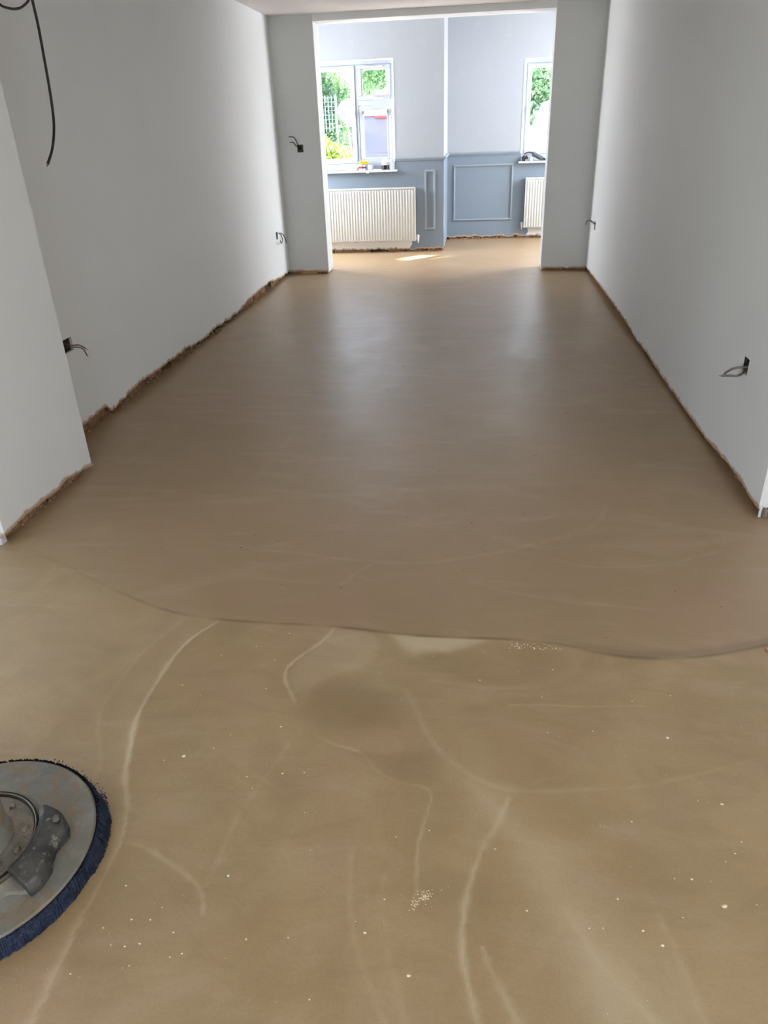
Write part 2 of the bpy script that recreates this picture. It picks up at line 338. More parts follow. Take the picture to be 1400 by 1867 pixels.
# ------------------------------------------------------------------ floor
def build_floor():
    xs = np.concatenate([np.array([-3.4, -2.9, -2.5, -2.2]), np.arange(-2.0, 1.3, .0055), np.array([1.5, 1.9, 2.4, 2.85])])
    ys = [-2.9, -1.5, -.5, .2]; y = .45
    while y < 11.1:
        ys.append(y); y += .0055 if y < 2.45 else max(.0055, .0105 * y)
    ys = np.array(ys)
    X, Y = np.meshgrid(xs, ys); X = X.ravel(); Y = Y.ravel()
    WX = X + .0022 * np.sin(Y * 23 + np.sin(X * 31)) + .0006 * np.sin(Y * 131 + X * 67); WY = Y + .0022 * np.sin(X * 21 + np.sin(Y * 37)) + .0006 * np.sin(X * 113 - Y * 71)
    def dist(pl):
        pl = np.array(pl); best = np.full(X.shape, 9.0); side = np.zeros(X.shape); tt = np.zeros(X.shape)
        x0, y0 = pl.min(0) - .25; x1, y1 = pl.max(0) + .25
        I = np.where((X > x0) & (X < x1) & (Y > y0) & (Y < y1))[0]
        xx = WX[I]; yy = WY[I]; b = best[I]; s = side[I]; tv = tt[I]; n = len(pl) - 1
        for k in range(n):
            a = pl[k]; d = pl[k + 1] - a; L = d @ d
            u = np.clip(((xx - a[0]) * d[0] + (yy - a[1]) * d[1]) / L, 0, 1)
            dx = xx - a[0] - u * d[0]; dy = yy - a[1] - u * d[1]; r = np.hypot(dx, dy)
            q = r < b; b = np.where(q, r, b); s = np.where(q, np.sign(d[0] * dy - d[1] * dx), s); tv = np.where(q, (k + u) / n, tv)
        best[I] = b; side[I] = s; tt[I] = tv
        return best, side, tt
    def smooth(pl, n=3):
        for _ in range(n):
            q = [pl[0]]
            for a, b in zip(pl, pl[1:]): q += [(a[0] * .75 + b[0] * .25, a[1] * .75 + b[1] * .25), (a[0] * .25 + b[0] * .75, a[1] * .25 + b[1] * .75)]
            pl = q + [pl[-1]]
        return pl
    def inside(poly, soft):
        poly = smooth(list(poly) + [poly[0]], 2); c = np.zeros(X.shape, bool); n = len(poly)
        for i in range(n - 1):
            (ax, ay), (bx, by) = poly[i], poly[i + 1]
            if ay == by: continue
            q = ((ay > WY) != (by > WY)) & (WX < (bx - ax) * (WY - ay) / (by - ay) + ax); c ^= q
        d, _, _ = dist(poly); d = np.minimum(d, 1)
        return 1 / (1 + np.exp(-np.where(c, d, -d) / soft))
    mark = np.zeros(X.shape); z = np.zeros(X.shape)
    # slab seam
    seam = smooth([(-3.4, 2.5), (-2.3, 2.36), (-1.841, 2.306), (-1.684, 2.274), (-1.512, 2.204), (-1.324, 2.085), (-1.167, 2.009), (-1.019, 1.937), (-.816, 1.899), (-.594, 1.896), (-.413, 1.894),
            (-.233, 1.87), (-.06, 1.863), (.075, 1.867), (.176, 1.866), (.306, 1.849), (.383, 1.817), (.476, 1.804), (.586, 1.804), (.717, 1.832), (.82, 1.868), (.892, 1.897), (1.1, 1.95), (2.9, 2.1)], 2)
    sp = np.array(seam); ysm = np.interp(X, sp[:, 0], sp[:, 1])
    dy = Y - ysm
    near = 1 / (1 + np.exp(np.clip(dy / .006, -40, 40)))
    soft_left = np.clip((-1.0 - X) / .3, 0, 1)
    near = near * (1 - soft_left) + soft_left / (1 + np.exp(np.clip(dy / .03, -40, 40)))
    z += .004 * (1 - near)
    smk = np.exp(-(dy / .006) ** 2) * np.clip(.75 + .5 * np.sin(X * 23) * np.sin(X * 7 + 1), .25, 1) * (1 - soft_left * .8)
    smk += .5 * np.exp(-((dy - .016) / .018) ** 2) * np.clip((X - .2) / .3, 0, 1)
    # strokes: (points, half width start, end, strength, body: tone on the left / right hand of the line, reach)
    S = [
     ([(-.817,1.902),(-.882,1.797),(-.905,1.648),(-.91,1.505),(-.891,1.379),(-.856,1.267),(-.831,1.216),(-.789,1.137)], .004,.009,.75,-.06,.16,.10),
     ([(-.93,1.903),(-.992,1.775),(-1.02,1.614),(-1.021,1.473),(-.993,1.39),(-.93,1.288),(-.92,1.217)], .005,.006,.16,0,.05,.08),
     ([(-.792,1.137),(-.773,1.074),(-.772,.965),(-.772,.865),(-.77,.797),(-.772,.744),(-.766,.6)], .004,.018,.40,-.25,.08,.06),
     ([(-.43,1.887),(-.459,1.808),(-.506,1.743),(-.536,1.689),(-.534,1.64),(-.506,1.578),(-.476,1.535)], .005,.004,.55,-.04,.05,.08),
     ([(-.176,1.62),(-.119,1.483),(-.07,1.389),(.001,1.323),(.067,1.286),(.171,1.281),(.327,1.303),(.459,1.331),(.598,1.383),(.747,1.448)], .011,.007,.22,-.05,.04,.05),
     ([(-.405,1.419),(-.341,1.389),(-.266,1.372),(-.249,1.346),(-.223,1.312),(-.172,1.282),(-.077,1.265),(-.084,1.2),(-.1,1.123),(-.104,1.067),(-.1,.977)], .003,.0045,.36,.03,-.05,.05),
     ([(.105,1.264),(.072,1.168),(.041,1.108),(.012,1.025),(.002,.939),(.005,.872),(.015,.812),(.05,.7)], .008,.009,.50,-.16,.03,.035),
     ([(.04,.897),(.061,.846),(.09,.79),(.13,.70)], .004,.012,.36,-.10,.1,.03),
     ([(.001,1.305),(.091,1.2),(.182,1.093),(.212,.936),(.271,.774),(.3,.6)], .03,.05,.17,0,0,.05),
     ([(.392,.999),(.415,.912),(.435,.796),(.45,.6)], .006,.015,.14,-.06,.08,.05),
     ([(.2,1.0),(.25,.9),(.33,.8),(.42,.68)], .006,.012,.14,-.06,.06,.05),
     ([(-.251,1.095),(-.237,.989),(-.214,.895),(-.175,.813),(-.12,.7)], .006,.007,.15,0,.03,.05),
     ([(-.17,1.034),(-.167,.958),(-.137,.848),(-.09,.72)], .006,.008,.12,0,.03,.05),
     ([(-.762,1.056),(-.703,1.04),(-.609,.993),(-.562,.965),(-.54,.935),(-.525,.9)], .008,.004,.34,.02,-.03,.05),
     ([(-.546,.96),(-.538,1.041),(-.524,1.161),(-.498,1.262),(-.459,1.395)], .006,.008,.16,0,0,.05),
     ([(.101,1.574),(.22,1.58),(.484,1.599)], .004,.003,.28,0,0,.05),
     ([(-.11,1.66),(.02,1.64),(.2,1.65)], .008,.012,.12,0,0,.05),
     ([(-1.046,2.405),(-.858,2.365),(-.57,2.321),(-.276,2.281),(-.078,2.309),(.289,2.474),(.49,2.615),(.546,2.783)], .006,.009,.14,0,0,.05),
     ([(-.356,2.276),(-.408,2.217),(-.454,2.131)], .006,.006,.16,0,0,.05),
     ([(-.016,2.188),(.152,2.114),(.348,2.079),(.604,2.05)], .006,.006,.16,0,0,.05),
     ([(.28,2.354),(.428,2.296),(.659,2.321),(.918,2.451)], .006,.006,.14,0,0,.05),
     ([(-1.204,2.718),(-.621,2.827),(.09,2.971),(.568,3.021),(1.006,2.933)], .02,.02,.09,0,0,.05),
     ([(-1.0,2.949),(-.945,3.483),(-.937,3.64)], .02,.02,.07,0,0,.05),
     ([(-.973,5.158),(-.705,5.589),(-.038,5.644)], .04,.04,.10,0,0,.05),
     ([(-1.352,5.807),(-1.133,5.159),(-.638,5.015)], .04,.04,.08,0,0,.05),
     ([(-1.237,7.34),(-.551,6.851),(.141,6.637)], .06,.06,.10,0,0,.05),
     ([(-1.55,2.17),(-1.45,2.17),(-1.33,2.12)], .006,.006,.2,0,0,.05),
     ([(-1.70,1.55),(-1.5,1.62),(-1.35,1.6)], .02,.03,.12,0,0,.05),
    ]
    for pl, w0, w1, st, la, ra, reach in S:
        d, s, tt = dist(smooth(pl, 3))
        w = w0 + (w1 - w0) * tt
        fade = np.clip(np.minimum(tt, 1 - tt) * 9, 0, 1) ** .6
        wob = 1 + .35 * np.sin(tt * 41 + X * 9) * np.sin(tt * 13 + 1)
        fade = fade * (.72 + .28 * np.sin(tt * 17 + Y * 31) * np.sin(X * 43 + 2)) * (.85 if st > .3 else .75)
        g = np.exp(-(d / (w * wob)) ** 2) * fade
        mark += st * g; z += .0006 * g * min(1, st * 1.6)
        if la or ra:
            mark += np.where(s > 0, la, ra) * np.exp(-(d / reach)) * fade * (d < .24)
    A = [
     ([(-.242,1.869),(-.164,1.866),(-.043,1.864),(.062,1.869),(.016,1.835),(-.066,1.784),(-.131,1.768),(-.192,1.793)], .009, .50),
     ([(-.448,1.587),(-.402,1.642),(-.322,1.644),(-.237,1.604),(-.199,1.54),(-.222,1.474),(-.305,1.437),(-.382,1.451),(-.434,1.499)], .012, -.42),
     ([(-.266,1.369),(-.181,1.37),(-.084,1.388),(-.074,1.334),(-.077,1.268),(-.173,1.29),(-.224,1.321)], .006, -.26),
     ([(-.15,1.80),(-.09,1.80),(-.06,1.77),(-.10,1.745),(-.15,1.76)], .006, -.25),
     ([(-.009,1.847),(.175,1.855),(.322,1.844),(.229,1.699),(.041,1.649),(-.118,1.696),(-.089,1.761)], .02, -.16),
     ([(-.429,1.882),(-.267,1.862),(-.282,1.708),(-.404,1.65),(-.479,1.55),(-.531,1.64),(-.498,1.744)], .006, .17),
     ([(-.08,1.26),(.0,1.28),(.0,1.18),(-.06,1.14),(-.1,1.18)], .015, -.18),
     ([(.0,1.30),(.09,1.22),(.20,1.10),(.33,.95),(.46,.80),(.56,.60),(.20,.60),(.22,.85),(.15,1.02),(.05,1.15)], .03, .16),
     ([(.22,.98),(.33,.86),(.42,.74),(.46,.60),(.30,.60),(.24,.82)], .012, .10),
     ([(-1.9,2.28),(-1.5,2.15),(-1.2,1.98),(-1.05,1.8),(-1.15,1.5),(-1.2,1.2),(-1.9,1.2)], .05, .14),
     ([(-.80,1.33),(-.76,1.25),(-.70,1.28),(-.55,1.42),(-.50,1.34),(-.58,1.2),(-.70,1.13),(-.80,1.14),(-.86,1.25)], .03, -.10),
     ([(.30,1.35),(.50,1.36),(.72,1.45),(.75,1.15),(.62,1.0),(.42,1.05),(.32,1.18)], .05, -.10),
     ([(-.75,1.80),(-.60,1.78),(-.52,1.60),(-.60,1.45),(-.78,1.42),(-.84,1.6)], .04, -.06),
     ([(-.70,.80),(-.62,.95),(-.58,.98),(-.60,.80),(-.64,.66)], .02, -.12),
     ([(.05,1.20),(.02,1.05),(.02,.92),(.06,.95),(.10,1.12)], .012, -.10),
     ([(-.755,.867),(-.772,1.048),(-.81,.90),(-.80,.712),(-.84,.6),(-1.0,.7),(-.95,.82)], .02, -.16),  # cast shadow of the grinder, painted into the floor colour
    ]
    for pl, so_, st in A: mark += st * inside(pl, so_) * np.where(dy > -.004, 0, 1) ** 1
    mark = np.clip(mark, -.75, .9)
    z += .0006 * np.sin(X * 5.1 + np.sin(Y * 3)) * np.sin(Y * 4.3 + X)
    nx, ny = len(xs), len(ys)
    idx = np.arange(nx * ny).reshape(ny, nx)
    F = np.stack([idx[:-1, :-1], idx[:-1, 1:], idx[1:, 1:], idx[1:, :-1]], -1).reshape(-1, 4)
    me = bpy.data.meshes.new('floor')
    me.vertices.add(len(X)); me.vertices.foreach_set('co', np.stack([X, Y, z], -1).astype(np.float32).ravel())
    me.loops.add(F.size); me.loops.foreach_set('vertex_index', F.ravel().astype(np.int32))
    me.polygons.add(len(F)); me.polygons.foreach_set('loop_start', np.arange(0, F.size, 4, dtype=np.int32))
    me.update(calc_edges=True); me.polygons.foreach_set('use_smooth', np.ones(len(F), bool))
    for nm, a in (('mark', mark), ('near', near), ('seam', np.clip(smk, 0, 1))):
        at = me.attributes.new(nm, 'FLOAT', 'POINT'); at.data.foreach_set('value', a.astype(np.float32))
    me.materials.append(M['floor'])
    o = bpy.data.objects.new('floor', me); COL.objects.link(o); return struct(o)
floor = build_floor()

# ------------------------------------------------------------------ walls
def masonry(m_boxes, parent, mat=None, name='masonry'):
    m = MB()
    for b in m_boxes: m.box(*b)
    return m.build(name, mat or M['mortar'], parent)

brick_me = []
for k in range(5):
    m = MB(); bm = bmesh.new(); bmesh.ops.create_cube(bm, size=1); bmesh.ops.subdivide_edges(bm, edges=bm.edges[:], cuts=1)
    for v in bm.verts:
        j = noise.noise_vector(v.co * 2.3 + Vector((k * 5, 0, 0)))
        v.co = Vector((v.co.x * .21 + j.x * .006, v.co.y * .05 + j.y * .007, v.co.z * .066 + j.z * .004))
    me = bpy.data.meshes.new('brick'); bm.to_mesh(me); bm.free(); me.materials.append(M['brick']); brick_me.append(me)
def brick_row(parent, a, b, nrm, skip=()):
    """a course of bricks from plan point a to b, faces set back from the plaster face; nrm points into the wall"""
    A = Vector((a[0], a[1], 0)); B = Vector((b[0], b[1], 0)); L = (B - A).length; d = (B - A) / L; n = max(1, int(L / .222)); rz = math.atan2(d.y, d.x)
    for i in range(n):
        p = A + d * ((i + .5) * L / n) + Vector((nrm[0], nrm[1], 0)) * (.014 + .027 + random.uniform(-.003, .004))
        key = p.y if abs(d.y) > abs(d.x) else p.x
        if any(s0 < key < s1 for s0, s1 in skip): continue
        o = bpy.data.objects.new('brick', brick_me[random.randrange(5)]); COL.objects.link(o)
        o.parent = parent; o.location = (p.x, p.y, .031 + random.uniform(-.004, .003)); o.rotation_euler = (random.uniform(-.03, .03), random.uniform(-.02, .02), rz + random.uniform(-.02, .02))
        o.scale = (L / n / .222, 1, 1)
def rubble(parent, a, b, nrm, n, spread=.02, rmin=.002, rmax=.009):
    """crumbs of plaster and mortar caught in the slot under the plaster and on the floor by it"""
    m = MB(); A = Vector((a[0], a[1], 0)); B = Vector((b[0], b[1], 0))
    for i in range(n):
        p = A.lerp(B, random.random()) - Vector((nrm[0], nrm[1], 0)) * (random.random() ** 2 * spread - .012)
        r = random.uniform(rmin, rmax) * random.random() ** .6 + .0012
        m.blob((p.x, p.y, .004 + r * .5 + (random.random() * .03 if random.random() < .4 and (p - A).dot(Vector((nrm[0], nrm[1], 0))) > 0 else 0)), r, i, 1, .6, .75)
    o = m.build('mortar_crumbs', M['rubble'], parent); o['kind'] = 'stuff'; return o

# left wall with its projecting pier near the camera
hL = [(3.05, .055), (3.468, .056), (3.614, .061), (3.761, .056), (3.80, .02), (4.079, .04), (4.249, .056), (4.454, .044), (4.844, .042), (4.976, .05), (5.237, .024), (5.431, .016), (5.651, .033),
      (6.048, .02), (6.334, .02), (6.623, .052), (7.288, .07), (7.417, .073), (7.55, .05), (7.9, .03), (8.27, .03)]
hP = [(2.35, .038), (2.486, .050), (2.569, .047), (2.767, .040), (2.822, .050), (3.025, .027), (3.06, .02)]
hL = [(a, b + .010) for a, b in hL]
fL, fP = jag(hL, .014, 1, .012, 1), jag(hP, .004, 1, .012, 2)
def hleft(u, x, y):
    if x > XP - .001: return fP(u, x, y)
    if y > YP - .001: return fL(u, x, y)
    return .03
pathL = [(XL, YO + .3), (XL, YP), (XP, YP), (XP, YQ), (-3.3, YQ)]
uB = YO + .3
boxes_left = [(uB - 3.553, uB - 3.455, .452, .52), (uB - 7.897, uB - 7.822, .425, .497)]
wall_left = struct(sheet('wall_left', pathL, False, ZC, hleft, M['wall'], boxes_left, .02))
masonry([(XL - .25, XL - .055, YP - .05, YO + .5, .0, ZC + .1), (XL - .055, XL - .016, YP - .02, YO + .3, .09, .40),
         (XL - .055, XL - .016, YP - .02, YO + .3, .58, ZC),
         (XL - .2, XP - .055, YQ + .055, YP - .055, 0, ZC), (-3.3, XL - .1, YQ + .055, YQ + .3, 0, ZC)], wall_left)
brick_row(wall_left, (XL - .008, 3.06), (XL - .008, YO), (-1, 0), skip=((4.7, 4.95), (5.35, 6.5), (7.30, 7.5)))
brick_row(wall_left, (XP, YQ + .03), (XP, YP - .02), (-1, 0))
rubble(wall_left, (XL, 3.1), (XL, YO), (-1, 0), 330, .03)
rubble(wall_left, (XP, YQ), (XP, YP), (-1, 0), 60, .01, .002, .005)

# right wall, ending at an outer corner on the right
hR = [(2.737, .036), (2.786, .036), (2.932, .046), (3.047, .050), (3.162, .045), (3.329, .033), (3.436, .025), (3.603, .022), (4.015, .022), (4.455, .022), (5.016, .034), (5.407, .028), (5.767, .05), (6.636, .055), (7.165, .055), (7.933, .045), (8.27, .04)]
fR = jag(hR, .008, 1, .008, 3)
def hright(u, x, y):
    if x > XR + .001: return .02
    return fR(u, x, y)
pathR = [(XR, YO + .3), (XR, YR), (2.9, YR)]
boxes_right = [(uB - 3.224, uB - 3.126, .452, .519), (uB - 7.885, uB - 7.80, .455, .53)]
wall_right = struct(sheet('wall_right', pathR, True, ZC, hright, M['wall'], boxes_right, .02))
masonry([(XR + .055, XR + .25, YR + .05, YO + .5, 0, ZC + .1), (XR + .016, XR + .055, YR + .02, YO + .3, .09, .40), (XR + .016, XR + .055, YR + .02, YO + .3, .58, ZC),
         (XR + .1, 2.9, YR + .055, YR + .3, 0, ZC)], wall_right)
brick_row(wall_right, (XR, YR + .03), (XR, YO), (1, 0))
rubble(wall_right, (XR, YR), (XR, YO), (1, 0), 260, .012, .002, .006)

# opening wall: two nibs and the lintel
hop = lambda s: jag([(-9, .03), (9, .03)], .012, 0, .008, s)
fO1, fO2 = hop(4), hop(6)
def hO1(u, x, y): return fO1(u, x, y) if (y < YO + .01 and x < XA - .004) else (.012 if y < YT - .02 else .03)
def hO2(u, x, y): return fO2(u, x, y) if (y < YO + .01 and x > XB + .004) else (.012 if y < YT - .02 else .03)
sw = [(0.2 + .205, .2 + .268, 1.212, 1.283)]
wall_opening = empty('wall_back', (0, YO, 0)); struct(wall_opening)
def under(o, root):
    o.parent = root; o.matrix_parent_inverse = Matrix.Translation(-world_of(root)); return o
o1 = under(sheet('nib_plaster', [(XL - .2, YO), (XA, YO), (XA, YT), (-2.9, YT)], False, ZF, hO1, M['wall_shaded'], sw, .02), wall_opening)
o2 = under(sheet('nib_plaster', [(2.7, YT), (XB, YT), (XB, YO), (XR + .2, YO)], False, ZF, hO2, M['wall_shaded'], (), .02), wall_opening)
m = MB(); m.box(XL - .2, XA - .055, YO + .055, YT - .03, 0, ZF); m.box(XB + .055, XR + .2, YO + .055, YT - .03, 0, ZF)
m.box(XL - .1, XA - .03, YO + .018, YO + .055, .09, 1.1); m.box(XL - .1, XA - .03, YO + .018, YO + .055, 1.4, ZC); m.box(XB + .03, XR + .1, YO + .018, YO + .055, .09, ZC)
m.box(-3.0, XL - .2, YT - .28, YT - .03, 0, ZF); m.box(XR + .2, 2.8, YT - .28, YT - .03, 0, ZF)
under(m.build('masonry', M['mortar']), wall_opening)
m = MB(); m.box(XA - .0004, XB + .0004, YO, YT, ZO, ZF); under(m.build('lintel', M['wall_plain']), wall_opening)
mp = MB()
for i, (a, b) in enumerate(((XL, XA - .01), (XB + .01, XR))):
    n = 2
    for k in range(n):
        q = one(lambda mm: mm.box(a + (b - a) * k / n + .004, a + (b - a) * (k + 1) / n - .004, YO + .014, YO + .05, .0, .064), 'brick', M['brick'], bevel=.004, seg=1); under(q, wall_opening)
# raw timber packer showing under the left nib plaster
q = one(lambda mm: mm.box(-1.93, -1.76, YO - .002, YO + .016, .004, .042), 'timber_packer', plain('raw_timber', (176, 132, 84), .7, 0, .2, 25, .2), bevel=.003); under(q, wall_opening)
rb = rubble(None, (XL + .05, YO), (XA - .02, YO), (0, 1), 60, .02, .002, .006); under(rb, wall_opening)
rb = rubble(None, (XB + .02, YO), (XR - .02, YO), (0, 1), 50, .02, .002, .006); under(rb, wall_opening)
# plaster corner beads of the opening
for x, s in ((XA, -1), (XB, 1)):
    q = one(lambda mm: mm.box(x - .0035, x + .0035, YO - .0015, YO + .004, .02, ZO), 'corner_bead', M['gloss_white'], bevel=.001, seg=1); under(q, wall_opening)

# front room walls (two bays, the right one set further back)
hF = jag([(-9, .035), (9, .035)], .02, 0, .008, 8)
def hfront(u, x, y): return hF(u, x, y)
pF = [(-3.0, Y1), (XS, Y1), (XS, Y2), (2.8, Y2)]
W1 = (-2.02, -1.03, .955, 2.095); W2 = (.515, 1.62, .955, 2.095)
u1 = lambda x: x + 3.0
u2 = lambda x: (XS + 3.0) + (Y2 - Y1) + (x - XS)
wall_front = struct(sheet('wall_front', pF, False, ZF, hfront, M['wall_far'], [(u1(W1[0]), u1(W1[1]), W1[2], W1[3]), (u2(W2[0]), u2(W2[1]), W2[2], W2[3])], .02, .014))
m = MB()
def around(y0, y1, x0, x1, W):
    m.box(x0, W[0], y0, y1, .09, ZF); m.box(W[1], x1, y0, y1, .09, ZF); m.box(W[0], W[1], y0, y1, .09, W[2]); m.box(W[0], W[1], y0, y1, W[3], ZF)
around(Y1 + .014, Y1 + .30, -3.0, XS - .014, W1); around(Y2 + .014, Y2 + .30, XS - .014, 2.8, W2)
m.box(XS - .28, XS - .016, Y1 + .2, Y2 + .1, .09, ZF)
m.build('blockwork', plain('white_reveal_plaster', (232, 233, 235), .6, 0, .03, 8, .05), wall_front)
masonry([(-3.0, XS - .055, Y1 + .06, Y1 + .3, 0, .09), (XS - .05, 2.8, Y2 + .06, Y2 + .3, 0, .09), (XS - .3, XS - .06, Y1 + .06, Y2 + .1, 0, .09)], wall_front)
brick_row(wall_front, (-2.3, Y1), (XS - .02, Y1), (0, 1), skip=((-1.3, -1.1),)); brick_row(wall_front, (XS + .02, Y2), (1.4, Y2), (0, 1)); brick_row(wall_front, (XS, Y1 + .02), (XS, Y2), (-1, 0))
rubble(wall_front, (-1.95, Y1), (XS, Y1), (0, 1), 170, .03, .003, .012); rubble(wall_front, (XS, Y2), (1.0, Y2), (0, 1), 170, .03, .003, .012)

# hidden sides of the front room and the space the camera stands in
# (the left side of the near space has a glazed door opening, out of view)
def hole_wall(name, ax, at, th, a0, a1, hole):
    m = MB()
    def bx(p0, p1, z0, z1):
        if ax == 0: m.box(at, at + th, p0, p1, z0, z1)
        else: m.box(p0, p1, at, at + th, z0, z1)
    h0, h1, z0, z1 = hole
    T = ZF if 'front' in name else ZC
    bx(a0, h0, 0, T); bx(h1, a1, 0, T); bx(h0, h1, 0, z0); bx(h0, h1, z1, T)
    return struct(m.build(name, M['wall_plain']))
hole_wall('wall_front_room_right', 0, 2.8, .25, YT - .1, Y2 + .3, (8.95, 10.45, .8, 2.1))
hole_wall('wall_front_room_left', 0, -3.25, .25, YT - .1, Y1 + .3, (8.7, 9.6, .85, 2.05))
hole_wall('wall_rear', 1, -3.05, .25, -3.4, 2.9, (-1.65, .95, .02, 2.1))
struct(one(lambda m: m.box(2.9, 3.1, -3.05, YR + .3, 0, ZC), 'wall_near_right', M['wall_plain']))
hole_wall('wall_near_left', 0, -3.55, .25, -3.05, YQ + .3, (.9, 1.65, .02, 2.12))
struct(one(lambda m: m.box(-3.5, 3.1, -3.05, YO + .05, ZC, ZC + .12), 'ceiling', M['ceiling']))
struct(one(lambda m: m.box(-3.3, 3.1, YO + .1, Y2 + .35, ZF, ZF + .12), 'ceiling_front_room', M['ceiling']))
def plain_window(name, ax, at, a0, a1, z0, z1, n):
    root = empty(name, ((at, (a0 + a1) / 2, z0) if ax == 0 else ((a0 + a1) / 2, at, z0))); struct(root)
    m = MB(); w = .06
    def bx(p0, p1, c0, c1, d=.03, mm=None):
        mm = mm or m
        if ax == 0: mm.box(at - d, at + d, p0, p1, c0, c1)
        else: mm.box(p0, p1, at - d, at + d, c0, c1)
    bx(a0, a1, z0, z0 + w); bx(a0, a1, z1 - w, z1)
    for k in range(n + 1):
        p = a0 + (a1 - a0 - w) * k / n; bx(p, p + w, z0 + w, z1 - w)
    under(m.build('window_frame', M['upvc']), root)
    return root
plain_window('window_3', 0, 2.95, 8.95, 10.45, .8, 2.1, 3)
plain_window('window_4', 0, -3.15, 8.7, 9.6, .85, 2.05, 2)
plain_window('door_2', 0, -3.42, .9, 1.65, .02, 2.12, 2)
plain_window('door_1', 1, -2.95, -1.65, .95, .02, 2.1, 3)

# white door lining on the near end of the left pier
tr = struct(empty('trim_1', (-1.99, YQ - .01, 0)))
under(one(lambda m: m.box(-2.16, XP - .004, YQ - .022, YQ - .001, .035, 2.1), 'lining_board', M['gloss_white'], bevel=.003), tr)
under(one(lambda m: m.box(-2.16, XP - .002, YQ - .020, YQ + .012, .0, .033), 'lining_foot', plain('chipped_white_paint', (206, 198, 205), .7, 0, .3, 120, .5), bevel=.002), tr)

# ------------------------------------------------------------------ dado rail and panel mouldings
m = MB()
prof = [(0, 1.045), (.012, 1.045), (.014, 1.055), (.024, 1.062), (.026, 1.075), (.016, 1.083), (0, 1.083)]
def rail(mm, path):
    P = [Vector((x, y)) for x, y in path]; vs = []; n = len(prof)
    for i, p in enumerate(P):
        d0 = (P[i] - P[i - 1]).normalized() if i else (P[1] - P[0]).normalized()
        d1 = (P[i + 1] - P[i]).normalized() if i < len(P) - 1 else d0
        n0 = Vector((d0.y, -d0.x)); n1 = Vector((d1.y, -d1.x)); b = (n0 + n1) / (1 + n0.dot(n1))
        for o_, z in prof: vs.append((p.x + b.x * o_, p.y + b.y * o_, z))
    fs = [(i * n + k, i * n + (k + 1) % n, (i + 1) * n + (k + 1) % n, (i + 1) * n + k) for i in range(len(P) - 1) for k in range(n)]
    fs += [tuple(range(n)), tuple((len(P) - 1) * n + k for k in range(n))]
    mm.add(vs, fs)
rail(m, [(W1[1] + .005, Y1), (XS, Y1), (XS, Y2), (W2[0] - .01, Y2)])
dado = struct(m.build('trim_2', M['blue_trim']))
def frame_moulding(name, x0, x1, z0, z1, y, w):
    root = struct(empty(name, ((x0 + x1) / 2, y, z0)))
    for a, b, c_, d in ((x0, x1, z0, z0 + w), (x0, x1, z1 - w, z1), (x0, x0 + w, z0 + w, z1 - w), (x1 - w, x1, z0 + w, z1 - w)):
        q = one(lambda m: (m.box(a, b, y - .010, y + .001, c_, d), m.box(a + w * .28, b - w * .28, y - .017, y - .009, c_ + w * .28, d - w * .28)), 'moulding_strip', M['blue_trim'], bevel=.002, seg=1)
        under(q, root)
frame_moulding('trim_3', -.676, -.545, .262, .940, Y1, .026)
frame_moulding('trim_4', -.362, .424, .240, .934, Y2, .026)

# ------------------------------------------------------------------ windows
def casement(root, x0, x1, z0, z1, yf, sash=True, w=.042, bead=.012):
    """an opening sash: frame part with beading and a pane"""
    m = MB(); y0, y1 = (yf - .012, yf + .045) if sash else (yf + .006, yf + .045)
    m.box(x0, x1, y0, y1, z0, z0 + w); m.box(x0, x1, y0, y1, z1 - w, z1); m.box(x0, x0 + w, y0, y1, z0 + w, z1 - w); m.box(x1 - w, x1, y0, y1, z0 + w, z1 - w)
    f = under(m.build('sash', M['upvc'], bevel=.004), root)
    m = MB(); a, b, c_, d = x0 + w, x1 - w, z0 + w, z1 - w; k = bead
    for q in ((a, b, c_, c_ + k), (a, b, d - k, d), (a, a + k, c_ + k, d - k), (b - k, b, c_ + k, d - k)): m.box(q[0], q[1], yf + .002, yf + .024, q[2], q[3])
    under(m.build('glazing_bead', M['gloss_white'], bevel=.003), root)
    g = one(lambda mm: mm.box(x0 + w, x1 - w, yf + .026, yf + .030, z0 + w, z1 - w), 'pane', M['glass']); under(g, root)
    return f
def handle(root, x, z, yf, horiz=False):
    m = MB()
    if horiz:
        m.box(x - .03, x + .03, yf - .026, yf - .012, z - .012, z + .012); m.tube([(x, yf - .026, z), (x, yf - .05, z), (x + .03, yf - .056, z - .004), (x + .105, yf - .05, z - .008)], .008, 8, 4)
    else:
        m.box(x - .012, x + .012, yf - .026, yf - .012, z - .035, z + .035); m.tube([(x, yf - .026, z), (x, yf - .05, z), (x + .004, yf - .056, z - .03), (x + .012, yf - .05, z - .115)], .008, 8, 4)
    under(m.build('window_handle', M['gloss_white'], smooth=True), root)
